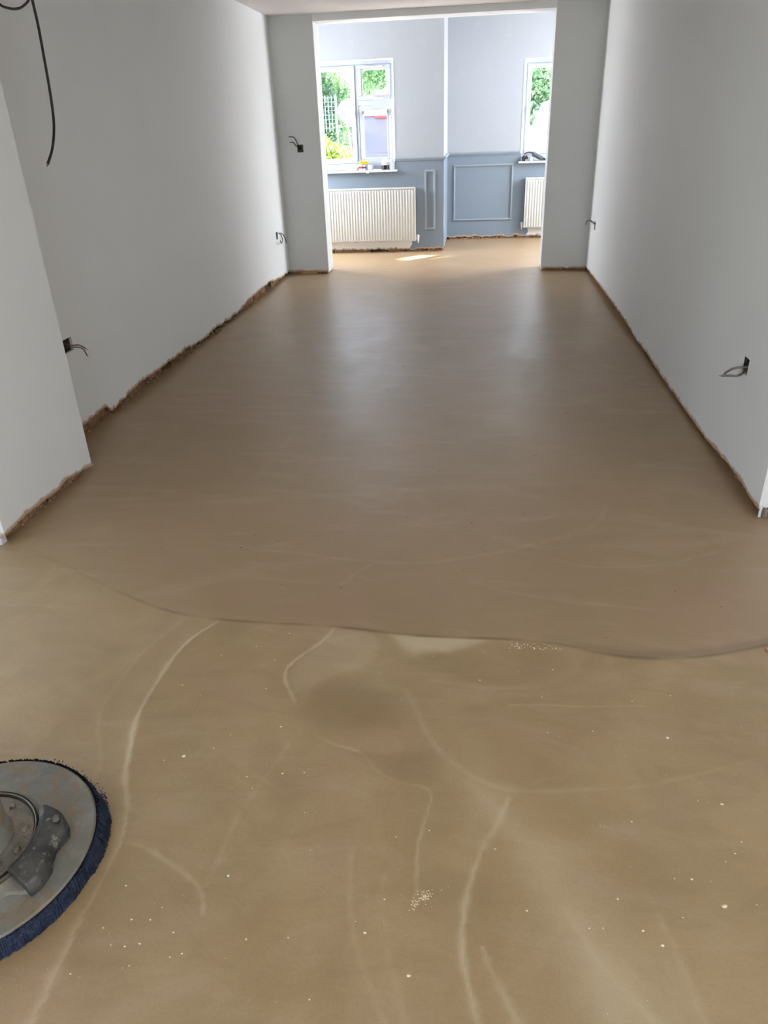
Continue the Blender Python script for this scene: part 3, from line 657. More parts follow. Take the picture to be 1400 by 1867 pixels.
def window(name, W, Y, cols, split_col):
    root = struct(empty(name, ((W[0] + W[1]) / 2, Y, W[2]))); x0, x1, z0, z1 = W; yf = Y + .085
    m = MB(); w = .036
    m.box(x0, x1, yf, yf + .06, z0, z0 + .075); m.box(x0, x1, yf, yf + .06, z1 - w, z1); m.box(x0, x0 + w, yf, yf + .06, z0 + .075, z1 - w); m.box(x1 - w, x1, yf, yf + .06, z0 + .075, z1 - w)
    for (a, b) in zip(cols, cols[1:]): m.box(b[0] - .032, b[0] + .0, yf + .001, yf + .06, z0 + .075, z1 - w)
    for (a, b) in [c_ for i, c_ in enumerate(cols) if i == split_col]: m.box(a, b, yf + .001, yf + .06, 1.645, 1.700)
    under(m.build('window_frame', M['upvc'], bevel=.003), root)
    for i, (a, b) in enumerate(cols):
        b2 = b - .032 if i < len(cols) - 1 else b
        if i == split_col:
            casement(root, a + .002, b2 - .002, 1.702, z1 - w - .002, yf)
            casement(root, a + .002, b2 - .002, z0 + .077, 1.643, yf, sash=False)
            handle(root, (a + b2) / 2 + .0, 1.722, yf, True)
            vent_z = z1 - w - .018
        else:
            casement(root, a + .002, b2 - .002, z0 + .077, z1 - w - .002, yf)
            if i == 0 and name == 'window_1': handle(root, b2 - .024, 1.56, yf)
            else: handle(root, a + .024, 1.56, yf)
        q = one(lambda mm: (mm.box((a + b2) / 2 - .11, (a + b2) / 2 + .11, yf - .022, yf - .01, z1 - w - .030, z1 - w - .016), mm.box((a + b2) / 2 - .05, (a + b2) / 2 + .02, yf - .028, yf - .02, z1 - w - .028, z1 - w - .018)), 'trickle_vent', M['gloss_white'], bevel=.002, seg=1); under(q, root)
    # reveal soffit edge bead and sill board
    under(one(lambda mm: (mm.box(x0 - .012, x1 + .010, Y - .004, Y + .012, z1 - .001, z1 + .014), mm.box(x1 - .001, x1 + .010, Y - .004, Y + .012, z0 + .09, z1 - .003), mm.box(x0 - .012, x0 + .001, Y - .004, Y + .012, z0 + .09, z1 - .003)), 'reveal_bead', M['gloss_white'], bevel=.002, seg=1), root)
    under(one(lambda mm: mm.box(x0 - .035, x1 + .03, Y - .075, yf, .932, .955), 'window_sill', M['gloss_white'], bevel=.006), root)
    return root
win1 = window('window_1', W1, Y1, [(-1.984, -1.455), (-1.455, -1.066)], 1)
win2 = window('window_2', W2, Y2, [(.551, 1.02), (1.02, 1.584)], 1)
# blind cassette fitted in the head of the lower right pane
bl = tag(empty('blind_cassette', (-1.255, Y1 + .09, 1.55)), 'white slim blind cassette across the head of the lower right pane', 'blind')
under(one(lambda m: m.box(-1.405, -1.11, Y1 + .070, Y1 + .088, 1.560, 1.585), 'headrail', M['gloss_white'], bevel=.004), bl)
under(one(lambda m: m.box(-1.400, -1.115, Y1 + .072, Y1 + .086, 1.532, 1.552), 'bottom_bar', M['gloss_white'], bevel=.003), bl)
for ex in (-1.412, -1.117): under(one(lambda m: m.box(ex, ex + .014, Y1 + .066, Y1 + .09, 1.557, 1.59), 'end_bracket', M['grey_cable'], bevel=.002, seg=1), bl)

# ------------------------------------------------------------------ radiators
def radiator(x0, x1, z0, z1, y, label, valve_x, side):
    root = tag(empty('radiator', ((x0 + x1) / 2, y - .05, 0)), label, 'radiator')
    yf = y - .095; n = int(round((x1 - x0 - .03) / .0345)); p = (x1 - x0 - .03) / n
    for yy, nm in ((yf, 'front_panel'), (y - .035, 'rear_panel')):
        vs = []; xs_ = []
        for k in range(n):
            a = x0 + .015 + k * p
            for f_, dd in ((0, .0), (.22, .0), (.36, .009), (.64, .009), (.78, .0)): xs_.append((a + f_ * p, dd))
        xs_ = [(x0, 0)] + xs_ + [(x1 - .015, 0), (x1, 0)]
        zz = [(z0, 0), (z0 + .022, 0), (z0 + .034, 1), (z1 - .042, 1), (z1 - .030, 0), (z1 - .012, 0)]
        for z, kk in zz:
            for x, dd in xs_: vs.append((x, yy - dd * kk + .009, z))
        w = len(xs_); fs = [(j * w + i, j * w + i + 1, (j + 1) * w + i + 1, (j + 1) * w + i) for j in range(len(zz) - 1) for i in range(w - 1)]
        m = MB(); m.add(vs, fs); q = m.build(nm, M['radiator'], smooth=True); s = q.modifiers.new('thickness', 'SOLIDIFY'); s.thickness = .004; s.offset = 0
        under(q, root)
    m = MB(); m.box(x0 - .002, x1 + .002, yf - .002, yf + .004, z1 - .014, z1 + .002); m.box(x0 - .002, x1 + .002, y - .03, y - .022, z1 - .014, z1 + .002)
    k = x0 + .008
    while k < x1: m.box(k, k + .004, yf, y - .024, z1 - .006, z1); k += .016
    under(m.build('top_grille', M['radiator'], bevel=.001, seg=1), root)
    for sx in (x0, x1):
        under(one(lambda mm: mm.box(sx - .003, sx + .003, yf - .001, y - .022, z0 + .004, z1 - .002), 'side_panel', M['radiator'], bevel=.002, seg=1), root)
    for bx_ in (x0 + .15, x1 - .15): under(one(lambda m: m.box(bx_ - .015, bx_ + .015, y - .026, y - .001, z0 + .05, z1 - .06), 'wall_bracket', M['radiator']), root)
    sg = side; v = MB(); vx = valve_x
    v.tube([(vx - sg * .045, y - .055, z0 + .03), (vx, y - .055, z0 + .03)], .011, 10, 1)
    v.lathe([(.010, -.03), (.014, -.028), (.014, .0), (.017, .003), (.017, .035), (.012, .04)], 12, (vx, y - .055, z0 + .03))
    v.tube([(vx, y - .055, z0 + .0), (vx, y - .05, z0 - .015), (vx, y - .03, z0 - .022), (vx, y - .003, z0 - .024)], .0075, 8, 3)
    under(v.build('radiator_valve', M['gloss_white'], smooth=True), root)
    return root
radiator(-2.02, -.788, .140, .755, Y1, 'wide white fluted radiator below the left window with panes', -.758, 1)
radiator(.590, 1.55, .144, .757, Y2, 'white radiator partly hidden by the right jamb of the opening', .566, -1)

# ------------------------------------------------------------------ recessed electrical boxes with loose cables
def back_box(name, axis, at, a0, a1, z0, z1, depth, cables, label, mats, rad=.0042):
    """axis 0: wall plane x=at, depth sign into the wall; axis 1: wall plane y=at"""
    ctr = (at, (a0 + a1) / 2, (z0 + z1) / 2) if axis == 0 else ((a0 + a1) / 2, at, (z0 + z1) / 2)
    root = tag(empty('electrical_box', ctr), label, 'electrical box')
    m = MB(); t_ = .0015; f = depth * .06
    def bx(p0, p1, q0, q1, c0, c1):
        q0, q1 = sorted((at + q0, at + q1))
        if axis == 0: m.box(q0, q1, p0, p1, c0, c1)
        else: m.box(p0, p1, q0, q1, c0, c1)
    bx(a0, a1, depth, depth + math.copysign(t_, depth), z0, z1)
    for (p0, p1, c0, c1) in ((a0, a1, z0, z0 + t_), (a0, a1, z1 - t_, z1), (a0, a0 + t_, z0, z1), (a1 - t_, a1, z0, z1)): bx(p0, p1, f, depth, c0, c1)
    mc = (z0 + z1) / 2
    for p in (a0 + t_, a1 - t_ - .008): bx(p, p + .008, f * 1.5, f * 1.5 + math.copysign(.001, depth), mc - .006, mc + .006)
    under(m.build('box_shell', M['steel_box']), root)
    for c_, mt in zip(cables, mats):
        m = MB(); m.tube(c_, rad, 8, 5); q = under(m.build('cable', M[mt], smooth=True), root)
        e = Vector(c_[-1]); d = (e - Vector(c_[-2])).normalized()
        m = MB(); pr = d.cross(Vector((0, 0, 1))).normalized() * rad * .4
        for s_ in (-1, 1): m.tube([e - d * .002 + pr * s_, e + d * .012 + pr * s_], rad * .28, 6, 1)
        m.build('wire_end', M['copper'], q)
    return root
back_box('a', 0, XL, 3.455, 3.553, .452, .520, -.036,
    [[(-2.112, 3.47, .50), (-2.10, 3.49, .497), (-2.076, 3.501, .495), (-2.052, 3.505, .486), (-2.028, 3.529, .482), (-2.004, 3.526, .477), (-1.98, 3.519, .464)],
     [(-2.112, 3.49, .466), (-2.10, 3.50, .470), (-2.076, 3.504, .477), (-2.052, 3.504, .477), (-2.028, 3.534, .469), (-2.004, 3.534, .458), (-1.98, 3.516, .431)]],
    'recessed metal socket box half hidden by the near left pier, two brown cables', ('brown_cable', 'brown_cable'), .0034)
back_box('b', 0, XR, 3.126, 3.224, .452, .519, .036,
    [[(1.160, 3.14, .50), (1.149, 3.16, .49), (1.125, 3.174, .475), (1.101, 3.173, .474), (1.077, 3.19, .463), (1.053, 3.184, .451), (1.034, 3.15, .451)],
     [(1.160, 3.15, .47), (1.149, 3.181, .464), (1.125, 3.185, .454), (1.101, 3.150, .452), (1.077, 3.135, .449), (1.053, 3.142, .448), (1.029, 3.163, .441)]],
    'recessed metal socket box low on the near right wall, two thick grey cables', ('grey_cable', 'grey_cable'), .0052)
back_box('c', 1, YO, -1.877, -1.814, 1.214, 1.281, .036,
    [[(-1.83, 8.30, 1.235), (-1.858, 8.282, 1.262), (-1.866, 8.264, 1.288), (-1.876, 8.247, 1.323), (-1.898, 8.229, 1.354), (-1.939, 8.212, 1.357)],
     [(-1.85, 8.30, 1.24), (-1.868, 8.282, 1.262), (-1.892, 8.262, 1.281), (-1.905, 8.242, 1.305), (-1.938, 8.222, 1.308)],
     [(-1.86, 8.29, 1.265), (-1.84, 8.265, 1.262), (-1.825, 8.262, 1.245), (-1.832, 8.266, 1.228), (-1.86, 8.268, 1.222), (-1.868, 8.27, 1.24)]],
    'black switch box at head height left of the opening with cable tails', ('black', 'black', 'black'), .0042)
back_box('d', 0, XL, 7.822, 7.897, .425, .497, -.036,
    [[(-2.11, 7.87, .46), (-2.09, 7.88, .462), (-2.072, 7.91, .474), (-2.054, 7.978, .47), (-2.036, 8.014, .444), (-2.018, 7.999, .413), (-2.0, 7.96, .38)],
     [(-2.11, 7.86, .45), (-2.09, 7.88, .455), (-2.076, 7.923, .467), (-2.062, 8.002, .451), (-2.048, 7.998, .403), (-2.034, 7.883, .38), (-2.02, 7.80, .42)]],
    'small dark socket box near the far end of the left wall, looped cables', ('black', 'dark_cable'), .0042)
back_box('e', 0, XR, 7.80, 7.885, .455, .530, .036,
    [[(1.16, 7.85, .49), (1.139, 7.86, .496), (1.119, 7.864, .511), (1.099, 7.913, .514), (1.079, 7.975, .53), (1.059, 8.015, .513), (1.039, 7.926, .498)],
     [(1.16, 7.84, .48), (1.139, 7.86, .491), (1.116, 7.872, .503), (1.093, 7.91, .524), (1.069, 7.903, .541)]],
    'small dark socket box near the far end of the right wall, cables sticking out', ('dark_cable', 'grey_cable'), .005)

# ------------------------------------------------------------------ cables hanging from the ceiling on the left
m = MB(); m.tube([(-1.76, 3.27, 2.40), (-1.755, 3.285, 2.15), (-1.75, 3.288, 1.902), (-1.746, 3.284, 1.815), (-1.741, 3.268, 1.711), (-1.737, 3.252, 1.604), (-1.733, 3.23, 1.51), (-1.729, 3.199, 1.446), (-1.724, 3.146, 1.383), (-1.72, 3.08, 1.332)], .0055, 8, 5)
hc = tag(m.build('hanging_cable', M['black'], smooth=True), 'long black cable hanging straight down from the ceiling, cut end curling left', 'cable')
m = MB(); m.tube([(-1.721, 3.084, 1.336), (-1.719, 3.07, 1.325)], .003, 8, 1); m.build('cut_end', M['copper'], hc)
m = MB(); m.tube([(-1.8, 2.98, 2.40), (-1.8, 2.97, 2.2), (-1.8, 3.02, 1.98), (-1.8, 3.08, 1.903), (-1.8, 3.136, 1.872), (-1.8, 3.184, 1.867), (-1.8, 3.238, 1.87), (-1.8, 3.3, 1.886), (-1.8, 3.37, 1.93), (-1.8, 3.42, 2.05), (-1.8, 3.40, 2.25), (-1.79, 3.33, 2.40)], .0048, 8, 5)
tag(m.build('looped_cable', M['black'], smooth=True), 'black cable looping down from the ceiling at the top left corner', 'cable')

# pipe stub at the foot of the right wall's outer corner
st = tag(empty('pipe_stub', (XR + .014, YR - .02, 0)), 'short grey pipe stub at the near foot of the right wall', 'pipe')
pm = plain('dull_grey_pipe', (128, 112, 106), .45, .3, .3, 60, .2)
under(one(lambda m: m.lathe([(.013, 0), (.013, .036), (.011, .042), (.007, .042), (.007, .02)], 14, (XR + .014, YR - .02, .004)), 'pipe', pm, smooth=True), st)
under(one(lambda m: m.lathe([(.006, 0), (.006, .047), (.004, .05)], 8, (XR - .004, YR - .012, .004)), 'wire_bundle', M['gloss_white'], smooth=True), st)
under(one(lambda m: m.lathe([(.006, 0), (.006, .040), (.004, .043)], 8, (XR + .036, YR - .012, .004)), 'wire_bundle', M['dark_cable'], smooth=True), st)

# ------------------------------------------------------------------ things on the window sills
SZ = .955
def card(c, r=.45): return plain('printed_card', c, r, 0, .05, 40, .03)
def pack(name, x, y, z, w, d, h, rz, col, stripe, label, group=None):
    root = tag(empty(name, (x, y, z)), label, 'packet'); root.rotation_euler = (0, 0, rz)
    m = MB(); m.box(-w / 2, w / 2, -d / 2, d / 2, 0, h); q = m.build('carton', card(col), bevel=.003); q.parent = root
    m = MB(); m.box(-w / 2 - .0006, w / 2 + .0006, -d / 2 - .0006, d / 2 + .0006, h * .32, h * .62); q = m.build('printed_band', card(stripe)); q.parent = root
    return root
pack('red_packet', -1.452, Y1 + .005, SZ, .045, .05, .068, .1, (226, 214, 212), (206, 60, 58), 'red and white upright packet under the blue one on the left sill')
pack('grey_packet', -1.405, Y1 + .01, SZ, .034, .05, .066, -.1, (214, 212, 210), (52, 58, 74), 'small white and navy packet between red packet and white tub')
pack('blue_packet', -1.478, Y1 + .02, SZ + .0685, .055, .05, .036, .2, (120, 178, 222), (190, 216, 236), 'light blue packet lying on top of the red packet')
pack('yellow_packet', -1.408, Y1 + .0, SZ + .0685, .088, .06, .034, .05, (244, 190, 30), (236, 138, 26), 'yellow and orange packet lying on two upright packets')
m = MB(); m.lathe([(.024, 0), (.030, .004), (.036, .05), (.036, .056), (.031, .058), (.028, .01)], 24, (0, 0, 0))
tub = m.build('plastic_tub', M['gloss_white'], smooth=True, off=(0, 0, 0)); tub.location = (-1.325, Y1 + .0, SZ); tag(tub, 'small white plastic tub right of the packets on the left sill', 'tub')
# flat boxes at the left of the sill
fb = tag(empty('flat_carton', (-1.56, Y1 + .0, SZ)), 'flat white carton with brown edges left of the packets', 'carton')
under(one(lambda m: m.box(-1.63, -1.49, Y1 - .04, Y1 + .05, SZ, SZ + .012), 'carton_base', card((232, 228, 222)), bevel=.001), fb)
under(one(lambda m: m.box(-1.625, -1.495, Y1 - .035, Y1 + .045, SZ + .0125, SZ + .0155), 'brown_edge', card((170, 120, 96))), fb)
under(one(lambda m: m.box(-1.63, -1.49, Y1 - .04, Y1 + .05, SZ + .016, SZ + .032), 'lid', card((240, 238, 235)), bevel=.001), fb)
# black tin with crumpled white cloth on it
tin = tag(empty('black_tin', (-1.150, Y1 + .0, SZ)), 'black round tin standing near the right end of the left sill', 'tin')
under(one(lambda m: m.lathe([(.040, 0), (.044, .003), (.044, .040), (.046, .042), (.046, .048), (.042, .05)], 28, (-1.150, Y1, SZ)), 'tin_body', plain('black_tin_enamel', (24, 27, 30), .35, .2, .2, 30, 0), smooth=True), tin)
under(one(lambda m: m.lathe([(.046, .0505), (.047, .052), (.047, .058), (.04, .061)], 28, (-1.150, Y1, SZ)), 'tin_lid', M['gloss_white'], smooth=True), tin)
m = MB(); m.blob((0, 0, 0), .045, 4, 3, .45, .62); cl = m.build('crumpled_cloth', card((240, 243, 246), .8), smooth=True); cl.location = (-1.150, Y1, SZ + .061 + .026); tag(cl, 'crumpled white cloth heaped on the black tin', 'cloth')
# white wedge-shaped spray bottle
wb_ = tag(empty('spray_bottle', (-1.070, Y1 + .0, SZ)), 'white tapering bottle at the right end of the left sill', 'bottle')
under(one(lambda m: m.lathe([(.030, 0), (.034, .004), (.034, .05), (.026, .085), (.012, .11), (.011, .125)], 20, (-1.070, Y1, SZ), 1, .7), 'bottle_body', M['gloss_white'], smooth=True), wb_)
under(one(lambda m: m.box(-1.083, -1.057, Y1 - .013, Y1 + .013, SZ + .125, SZ + .148), 'cap', M['gloss_white'], bevel=.004), wb_)
# strip of paper hanging over the sill edge
m = MB(); pts = [(-1.36, Y1 + .02), (-1.36, Y1 - .05), (-1.36, Y1 - .074)]
vs = []
for k, (dy_, dz_) in enumerate(((.03, .001), (-.03, .001), (-.068, .0015), (-.0785, -.003), (-.080, -.016), (-.081, -.03))):
    for s_ in (0, 1): vs.append((-1.335 + s_ * .035 - k * .008, Y1 + dy_, SZ + dz_))
m.add(vs, [(2 * k, 2 * k + 1, 2 * k + 3, 2 * k + 2) for k in range(5)])
pp = m.build('paper_strip', card((246, 246, 244), .7)); s_ = pp.modifiers.new('thickness', 'SOLIDIFY'); s_.thickness = .0006; s_.offset = 1
tag(pp, 'white strip of paper folded over the front edge of the left sill', 'paper')
m = MB(); m.tube([(-1.29, Y1 - .02, SZ + .006), (-1.20, Y1 - .035, SZ + .006)], .005, 10, 1); m.tube([(-1.20, Y1 - .035, SZ + .006), (-1.188, Y1 - .037, SZ + .006)], .003, 8, 1)
tag(m.build('marker_pen', M['gloss_white'], smooth=True), 'thin white pen lying between the tub and the black tin', 'pen')

# right sill
cm = tag(empty('battery_pack', (.566, Y2 - .01, SZ)), 'squat black block with a white label at the left end of the right sill', 'battery')
under(one(lambda m: m.box(.528, .604, Y2 - .05, Y2 + .02, SZ, SZ + .058), 'casing', plain('black_plastic', (30, 30, 34), .4, 0, .2, 40, .05), bevel=.006), cm)
under(one(lambda m: m.box(.572, .600, Y2 - .0512, Y2 - .0498, SZ + .010, SZ + .018), 'white_label', M['gloss_white']), cm)
under(one(lambda m: (m.box(.545, .562, Y2 - .03, Y2 - .005, SZ + .058, SZ + .075), m.box(.575, .590, Y2 - .03, Y2 - .005, SZ + .058, SZ + .072)), 'terminal', plain('dark_plastic_red', (90, 44, 44), .4), bevel=.002), cm)
tl = tag(empty('heat_gun', (.72, Y2 - .01, SZ)), 'dark grey handheld power tool leaning along the right sill', 'power tool')
gm = plain('dark_grey_tool_plastic', (78, 84, 88), .4, 0, .15, 40, .05)
under(one(lambda m: m.tube([(.665, Y2 - .01, SZ + .088), (.70, Y2 - .01, SZ + .070), (.75, Y2 - .01, SZ + .042), (.79, Y2 - .01, SZ + .026)], .030, 14, 4, .026), 'tool_body', gm, smooth=True), tl)
under(one(lambda m: m.tube([(.785, Y2 - .01, SZ + .026), (.84, Y2 - .01, SZ + .014)], .017, 12, 1, .012), 'nozzle', plain('steel_nozzle', (60, 62, 64), .35, .7), smooth=True), tl)
under(one(lambda m: m.tube([(.672, Y2 - .01, SZ + .090), (.63, Y2 - .01, SZ + .102), (.585, Y2 - .01, SZ + .098), (.56, Y2 + .02, SZ + .085)], .011, 10, 4, .008), 'tool_handle', gm, smooth=True), tl)
m = MB(); m.lathe([(.018, 0), (.021, .003), (.021, .030), (.017, .036), (.017, .044), (.014, .046)], 18)
jr = m.build('small_jar', plain('cloudy_jar_plastic', (206, 212, 216), .3, 0, .05), smooth=True); jr.location = (.640, Y2 - .04, SZ); tag(jr, 'little pale screw-top jar between the black block and the power tool', 'jar')

# ------------------------------------------------------------------ floor grinder head
GC = Vector((-1.066, .972, 0))
g = tag(empty('floor_grinder', GC), 'round grey floor grinder head with blue bristle skirt at left edge', 'floor grinder')
t = NT('dusty_cast_aluminium'); n1 = t.noise(9, 5, .6, vec=t.obj()); n2 = t.noise(55, 5, .7, vec=t.obj()); n3 = t.noise(22, 4, .6, vec=t.obj(), dist=1)
c = t.mix(t.map(n1, .35, .65), lin((112, 112, 105)), lin((140, 138, 130))); c = t.mix(t.math('MULTIPLY', t.map(n3, .46, .62), .7), c, lin((130, 112, 88))); c = t.mix(t.math('MULTIPLY', t.map(n2, .58, .72), .4), c, lin((84, 74, 60)))
c = t.mix(t.math('MULTIPLY', t.map(n2, .3, .36, 1, 0), .5), c, lin((186, 184, 176)))
t.bump(n2, .35, .002); M['cast'] = t.set(c, .5, .25, .5)
t = NT('dusty_hub_casting'); n1 = t.noise(14, 5, .6, vec=t.obj()); n2 = t.noise(70, 5, .7, vec=t.obj())
c = t.mix(t.map(n1, .35, .65), lin((104, 102, 94)), lin((142, 134, 120))); c = t.mix(t.map(n2, .60, .72), c, lin((46, 40, 34))); c = t.mix(t.math('MULTIPLY', t.map(n2, .3, .37, 1, 0), .7), c, lin((196, 188, 172)))
t.bump(n2, .8, .004); M['hubcast'] = t.set(c, .65, .15, .4)
M['bracket'] = None
t = NT('worn_dark_casting'); n1 = t.noise(16, 5, .6, vec=t.obj()); n2 = t.noise(60, 5, .7, vec=t.obj())
c = t.mix(t.map(n1, .35, .65), lin((36, 38, 41)), lin((84, 84, 82))); c = t.mix(t.math('MULTIPLY', t.map(n2, .57, .68), .8), c, lin((150, 146, 132))); t.bump(n2, .5, .003); M['bracket'] = t.set(c, .42, .3, .5)
t = NT('navy_bristle'); n1 = t.noise(60, 4, .7, vec=t.obj()); n2 = t.noise(200, 3, .7, vec=t.obj())
c = t.mix(t.map(n1, .35, .65), lin((16, 24, 42)), lin((44, 56, 82))); c = t.mix(t.math('MULTIPLY', t.map(n2, .58, .75), .35), c, lin((132, 126, 112))); t.bump(n2, .5, .002); M['bristle'] = t.set(c, .7, 0, .3)
M['rubber'] = plain('black_rubber', (22, 21, 20), .6, 0, .3, 60, .2)
RP = .2545
under(one(lambda m: m.lathe([(RP - .006, .030), (RP, .034), (RP, .046), (RP - .004, .050), (.20, .0525), (.150, .056), (.144, .063), (.137, .066)], 96, GC), 'cover_plate', M['cast'], smooth=True), g)
under(one(lambda m: m.lathe([(.1370, .060), (.1370, .072), (.1358, .0735), (.1346, .072), (.1346, .060)], 96, GC), 'rubber_ring', M['rubber'], smooth=True), g)
under(one(lambda m: m.lathe([(.1344, .060), (.134, .072), (.1325, .0735), (.1305, .072), (.1303, .060)], 96, GC), 'clamp_ring', M['cast'], smooth=True), g)
under(one(lambda m: m.lathe([(.1302, .060), (.1300, .068), (.127, .068), (.1255, .060)], 96, GC), 'rubber_ring', M['rubber'], smooth=True), g)
under(one(lambda m: m.lathe([(.125, .060), (.1245, .066), (.12, .067), (.085, .068), (.076, .072), (.070, .082)], 72, GC), 'hub_plate', M['hubcast'], smooth=True), g)
hubc = GC + Vector((-.0, 0, 0))
under(one(lambda m: m.lathe([(.086, .07), (.083, .078), (.080, .085), (.079, .15), (.075, .156), (.060, .158), (.056, .24), (.05, .25)], 64, hubc), 'motor_housing', M['cast'], smooth=True), g)
# cast bracket hugging the ring on its right-hand side
def sector(r0, r1, a0, a1, z0, z1, n=22, wob=0, slope=0):
    m = MB(); vs = []
    for k in range(n + 1):
        a = a0 + (a1 - a0) * k / n
        rr = (interp(r1, math.degrees(a)) if isinstance(r1, list) else r1)
        ring = [(r0, z0), (rr + .003, z0), (rr, z1 - .010 - slope), (rr - .007, z1 - slope), (r0 + .012, z1), (r0, z1 - .006)]
        vs += [(GC.x + r * math.cos(a), GC.y + r * math.sin(a), z) for r, z in ring]
    q = 6; fs = [(k * q + i, k * q + (i + 1) % q, (k + 1) * q + (i + 1) % q, (k + 1) * q + i) for k in range(n) for i in range(q)]
    fs += [tuple(range(q)), tuple(n * q + i for i in range(q))]
    m.add(vs, fs); return m
R_ = math.radians
under(sector(.141, [(-27, .214), (-20, .216), (-11, .208), (-6, .196), (1, .190), (8, .198), (12, .204), (20, .198), (28, .186), (33, .176), (38, .166)], R_(-27), R_(38), .050, .092, 44, 0, .006).build('bracket', M['bracket'], smooth=True, bevel=.002), g)
under(sector(.141, [(-44, .170), (-34, .180), (-26.8, .208)], R_(-44), R_(-26.8), .050, .070, 10, .0, .010).build('bracket_foot', M['hubcast'], smooth=True, bevel=.004), g)
under(one(lambda m: m.lathe([(.012, .05), (.012, .07), (.009, .074)], 14, GC + Vector((.190, -.062, 0))), 'boss', M['bracket'], smooth=True), g)
for a, r, z in ((38, .170, .052), (-4, .112, .066), (-28, .105, .066), (-58, .108, .066), (24, .110, .066), (70, .107, .066), (18, .182, .092)):
    q = GC + Vector((r * math.cos(R_(a)), r * math.sin(R_(a)), z))
    under(one(lambda m: m.lathe([(.0075, 0), (.0075, .003), (.0065, .007), (.004, .008)], 6, q), 'bolt', M['hubcast'], smooth=False), g)
under(one(lambda m: m.lathe([(RP + .0005, .030), (RP + .0012, .032), (RP + .0018, .043), (RP + .0005, .045)], 96, GC), 'rim_band', M['rubber'], smooth=True), g)
# bristle skirt: corrugated backing and a crowd of bristle tufts
def flare(a):
    d = math.degrees(a) % 360
    return .016 * max(0, 1 - abs(d - 30) / 50) if d < 180 else 0
m = MB(); nn = 360; vs = []
for j, (r, z) in enumerate(((RP + .002, .044), (RP + .0035, .034), (RP + .006, .018), (RP + .007, .002))):
    for k in range(nn):
        a = 2 * math.pi * k / nn; rr = r + (.0022 if k % 3 == 0 else (-.0012 if k % 3 == 1 else .0004)) * (1 if j else .3) + flare(a) * j / 3
        vs.append((GC.x + rr * math.cos(a), GC.y + rr * math.sin(a), z))
m.add(vs, [(j * nn + k, j * nn + (k + 1) % nn, (j + 1) * nn + (k + 1) % nn, (j + 1) * nn + k) for j in range(3) for k in range(nn)])
q = under(m.build('skirt_backing', M['bristle'], smooth=False), g); s_ = q.modifiers.new('thickness', 'SOLIDIFY'); s_.thickness = .004; s_.offset = -1
m = MB()
for k in range(2600):
    a = random.uniform(0, 2 * math.pi); b = a + random.uniform(-.012, .012) - .010; r0 = RP + .003 + random.uniform(0, .004); r1 = RP + .006 + flare(a) + random.uniform(-.002, .005)
    z0 = .047 + random.uniform(-.005, .002); z1 = .0015 + abs(random.gauss(0, .003)); w = random.uniform(.0009, .002) / RP
    def P_(r, an, z): return (GC.x + r * math.cos(an), GC.y + r * math.sin(an), z)
    rm = (r0 + r1) / 2 + .002; zm = (z0 + z1) / 2 + .004
    m.add([P_(r0, a - w, z0), P_(r0, a + w, z0), P_(rm, (a + b) / 2 + w, zm), P_(rm, (a + b) / 2 - w, zm), P_(r1, b + w, z1), P_(r1, b - w, z1), P_(rm - .002, (a + b) / 2, zm - .002)], [(0, 1, 2, 3), (3, 2, 4, 5), (0, 3, 6), (1, 6, 2)])
q = under(m.build('bristles', M['bristle']), g); q['kind'] = 'stuff'
# frayed clump and torn shreds on the far right of the rim
m = MB()
for k in range(420):
    a = R_(random.gauss(36, 3.5)) if k < 230 else R_(random.uniform(20, 82)); r = RP + random.uniform(.004, .026 if k < 230 else .014); z = random.uniform(.018, .05)
    p = Vector((GC.x + r * math.cos(a), GC.y + r * math.sin(a), z)); d = Vector((random.gauss(0, 1), random.gauss(0, 1), random.gauss(0, .7))).normalized() * random.uniform(.002, .0055)
    m.tube([p, p + d * .5 + Vector((0, 0, .002)), p + d], .0008, 4, 1)
q = under(m.build('frayed_fibres', M['bristle']), g); q['kind'] = 'stuff'

# ------------------------------------------------------------------ slurry specks and grit on the screed
pale = plain('dried_slurry', (226, 212, 182), .7, 0, .1, 80, 0); dark = plain('dark_grit', (52, 42, 32), .7, 0, .2, 80, 0)
SP = [(-.753,1.724),(-.756,1.544),(-.825,1.583),(-.657,1.775),(-.454,1.283),(-.645,1.834),(-.584,1.714),(-.577,1.588),(-.568,1.848),(-.54,1.265),(-.654,1.351),(-.625,1.401),(-.723,1.319),(-.768,1.3),(-.497,1.442),(-.4,1.29),(-.517,1.231),(.513,1.485),(.555,1.646),(.447,1.615),(.393,1.471),(.326,1.493),(.209,1.478),(.243,1.733),(.204,1.614),(.144,1.721),(.033,1.671),(.539,1.286),(.591,1.281),(.475,1.077),(.437,.988),(.525,1.021),(.385,.927),(.277,.951),(.25,.948),(.353,.953),(-.098,.822),(-.192,.897),(-.214,.918),(-.342,.872),(-.276,.761),(-.339,1.072),(-.153,1.124),(.068,1.113),(-.08,1.148),(-.374,1.171),(.377,1.213),(.315,1.017),(.557,1.126),(.605,1.18),(-.672,.879),(-.633,.882),(-.722,.856),(-.691,.824),(-.662,.824),(-.634,.832),(-.576,.861),(-.619,.91),(-.543,.821),(-.637,.788),(-.564,.812),(-.425,.861),(-.744,.762),(-.716,.951),(.59,1.03),(.582,1.149),(.44,1.075),(.129,.974),(-.162,.971)]
BIG = {(-.723,1.319): .0046, (.513,1.485): .0042, (.525,1.021): .0050, (.385,.927): .0034, (-.098,.822): .0034, (-.192,.897): .0034, (.591,1.281): .0032}
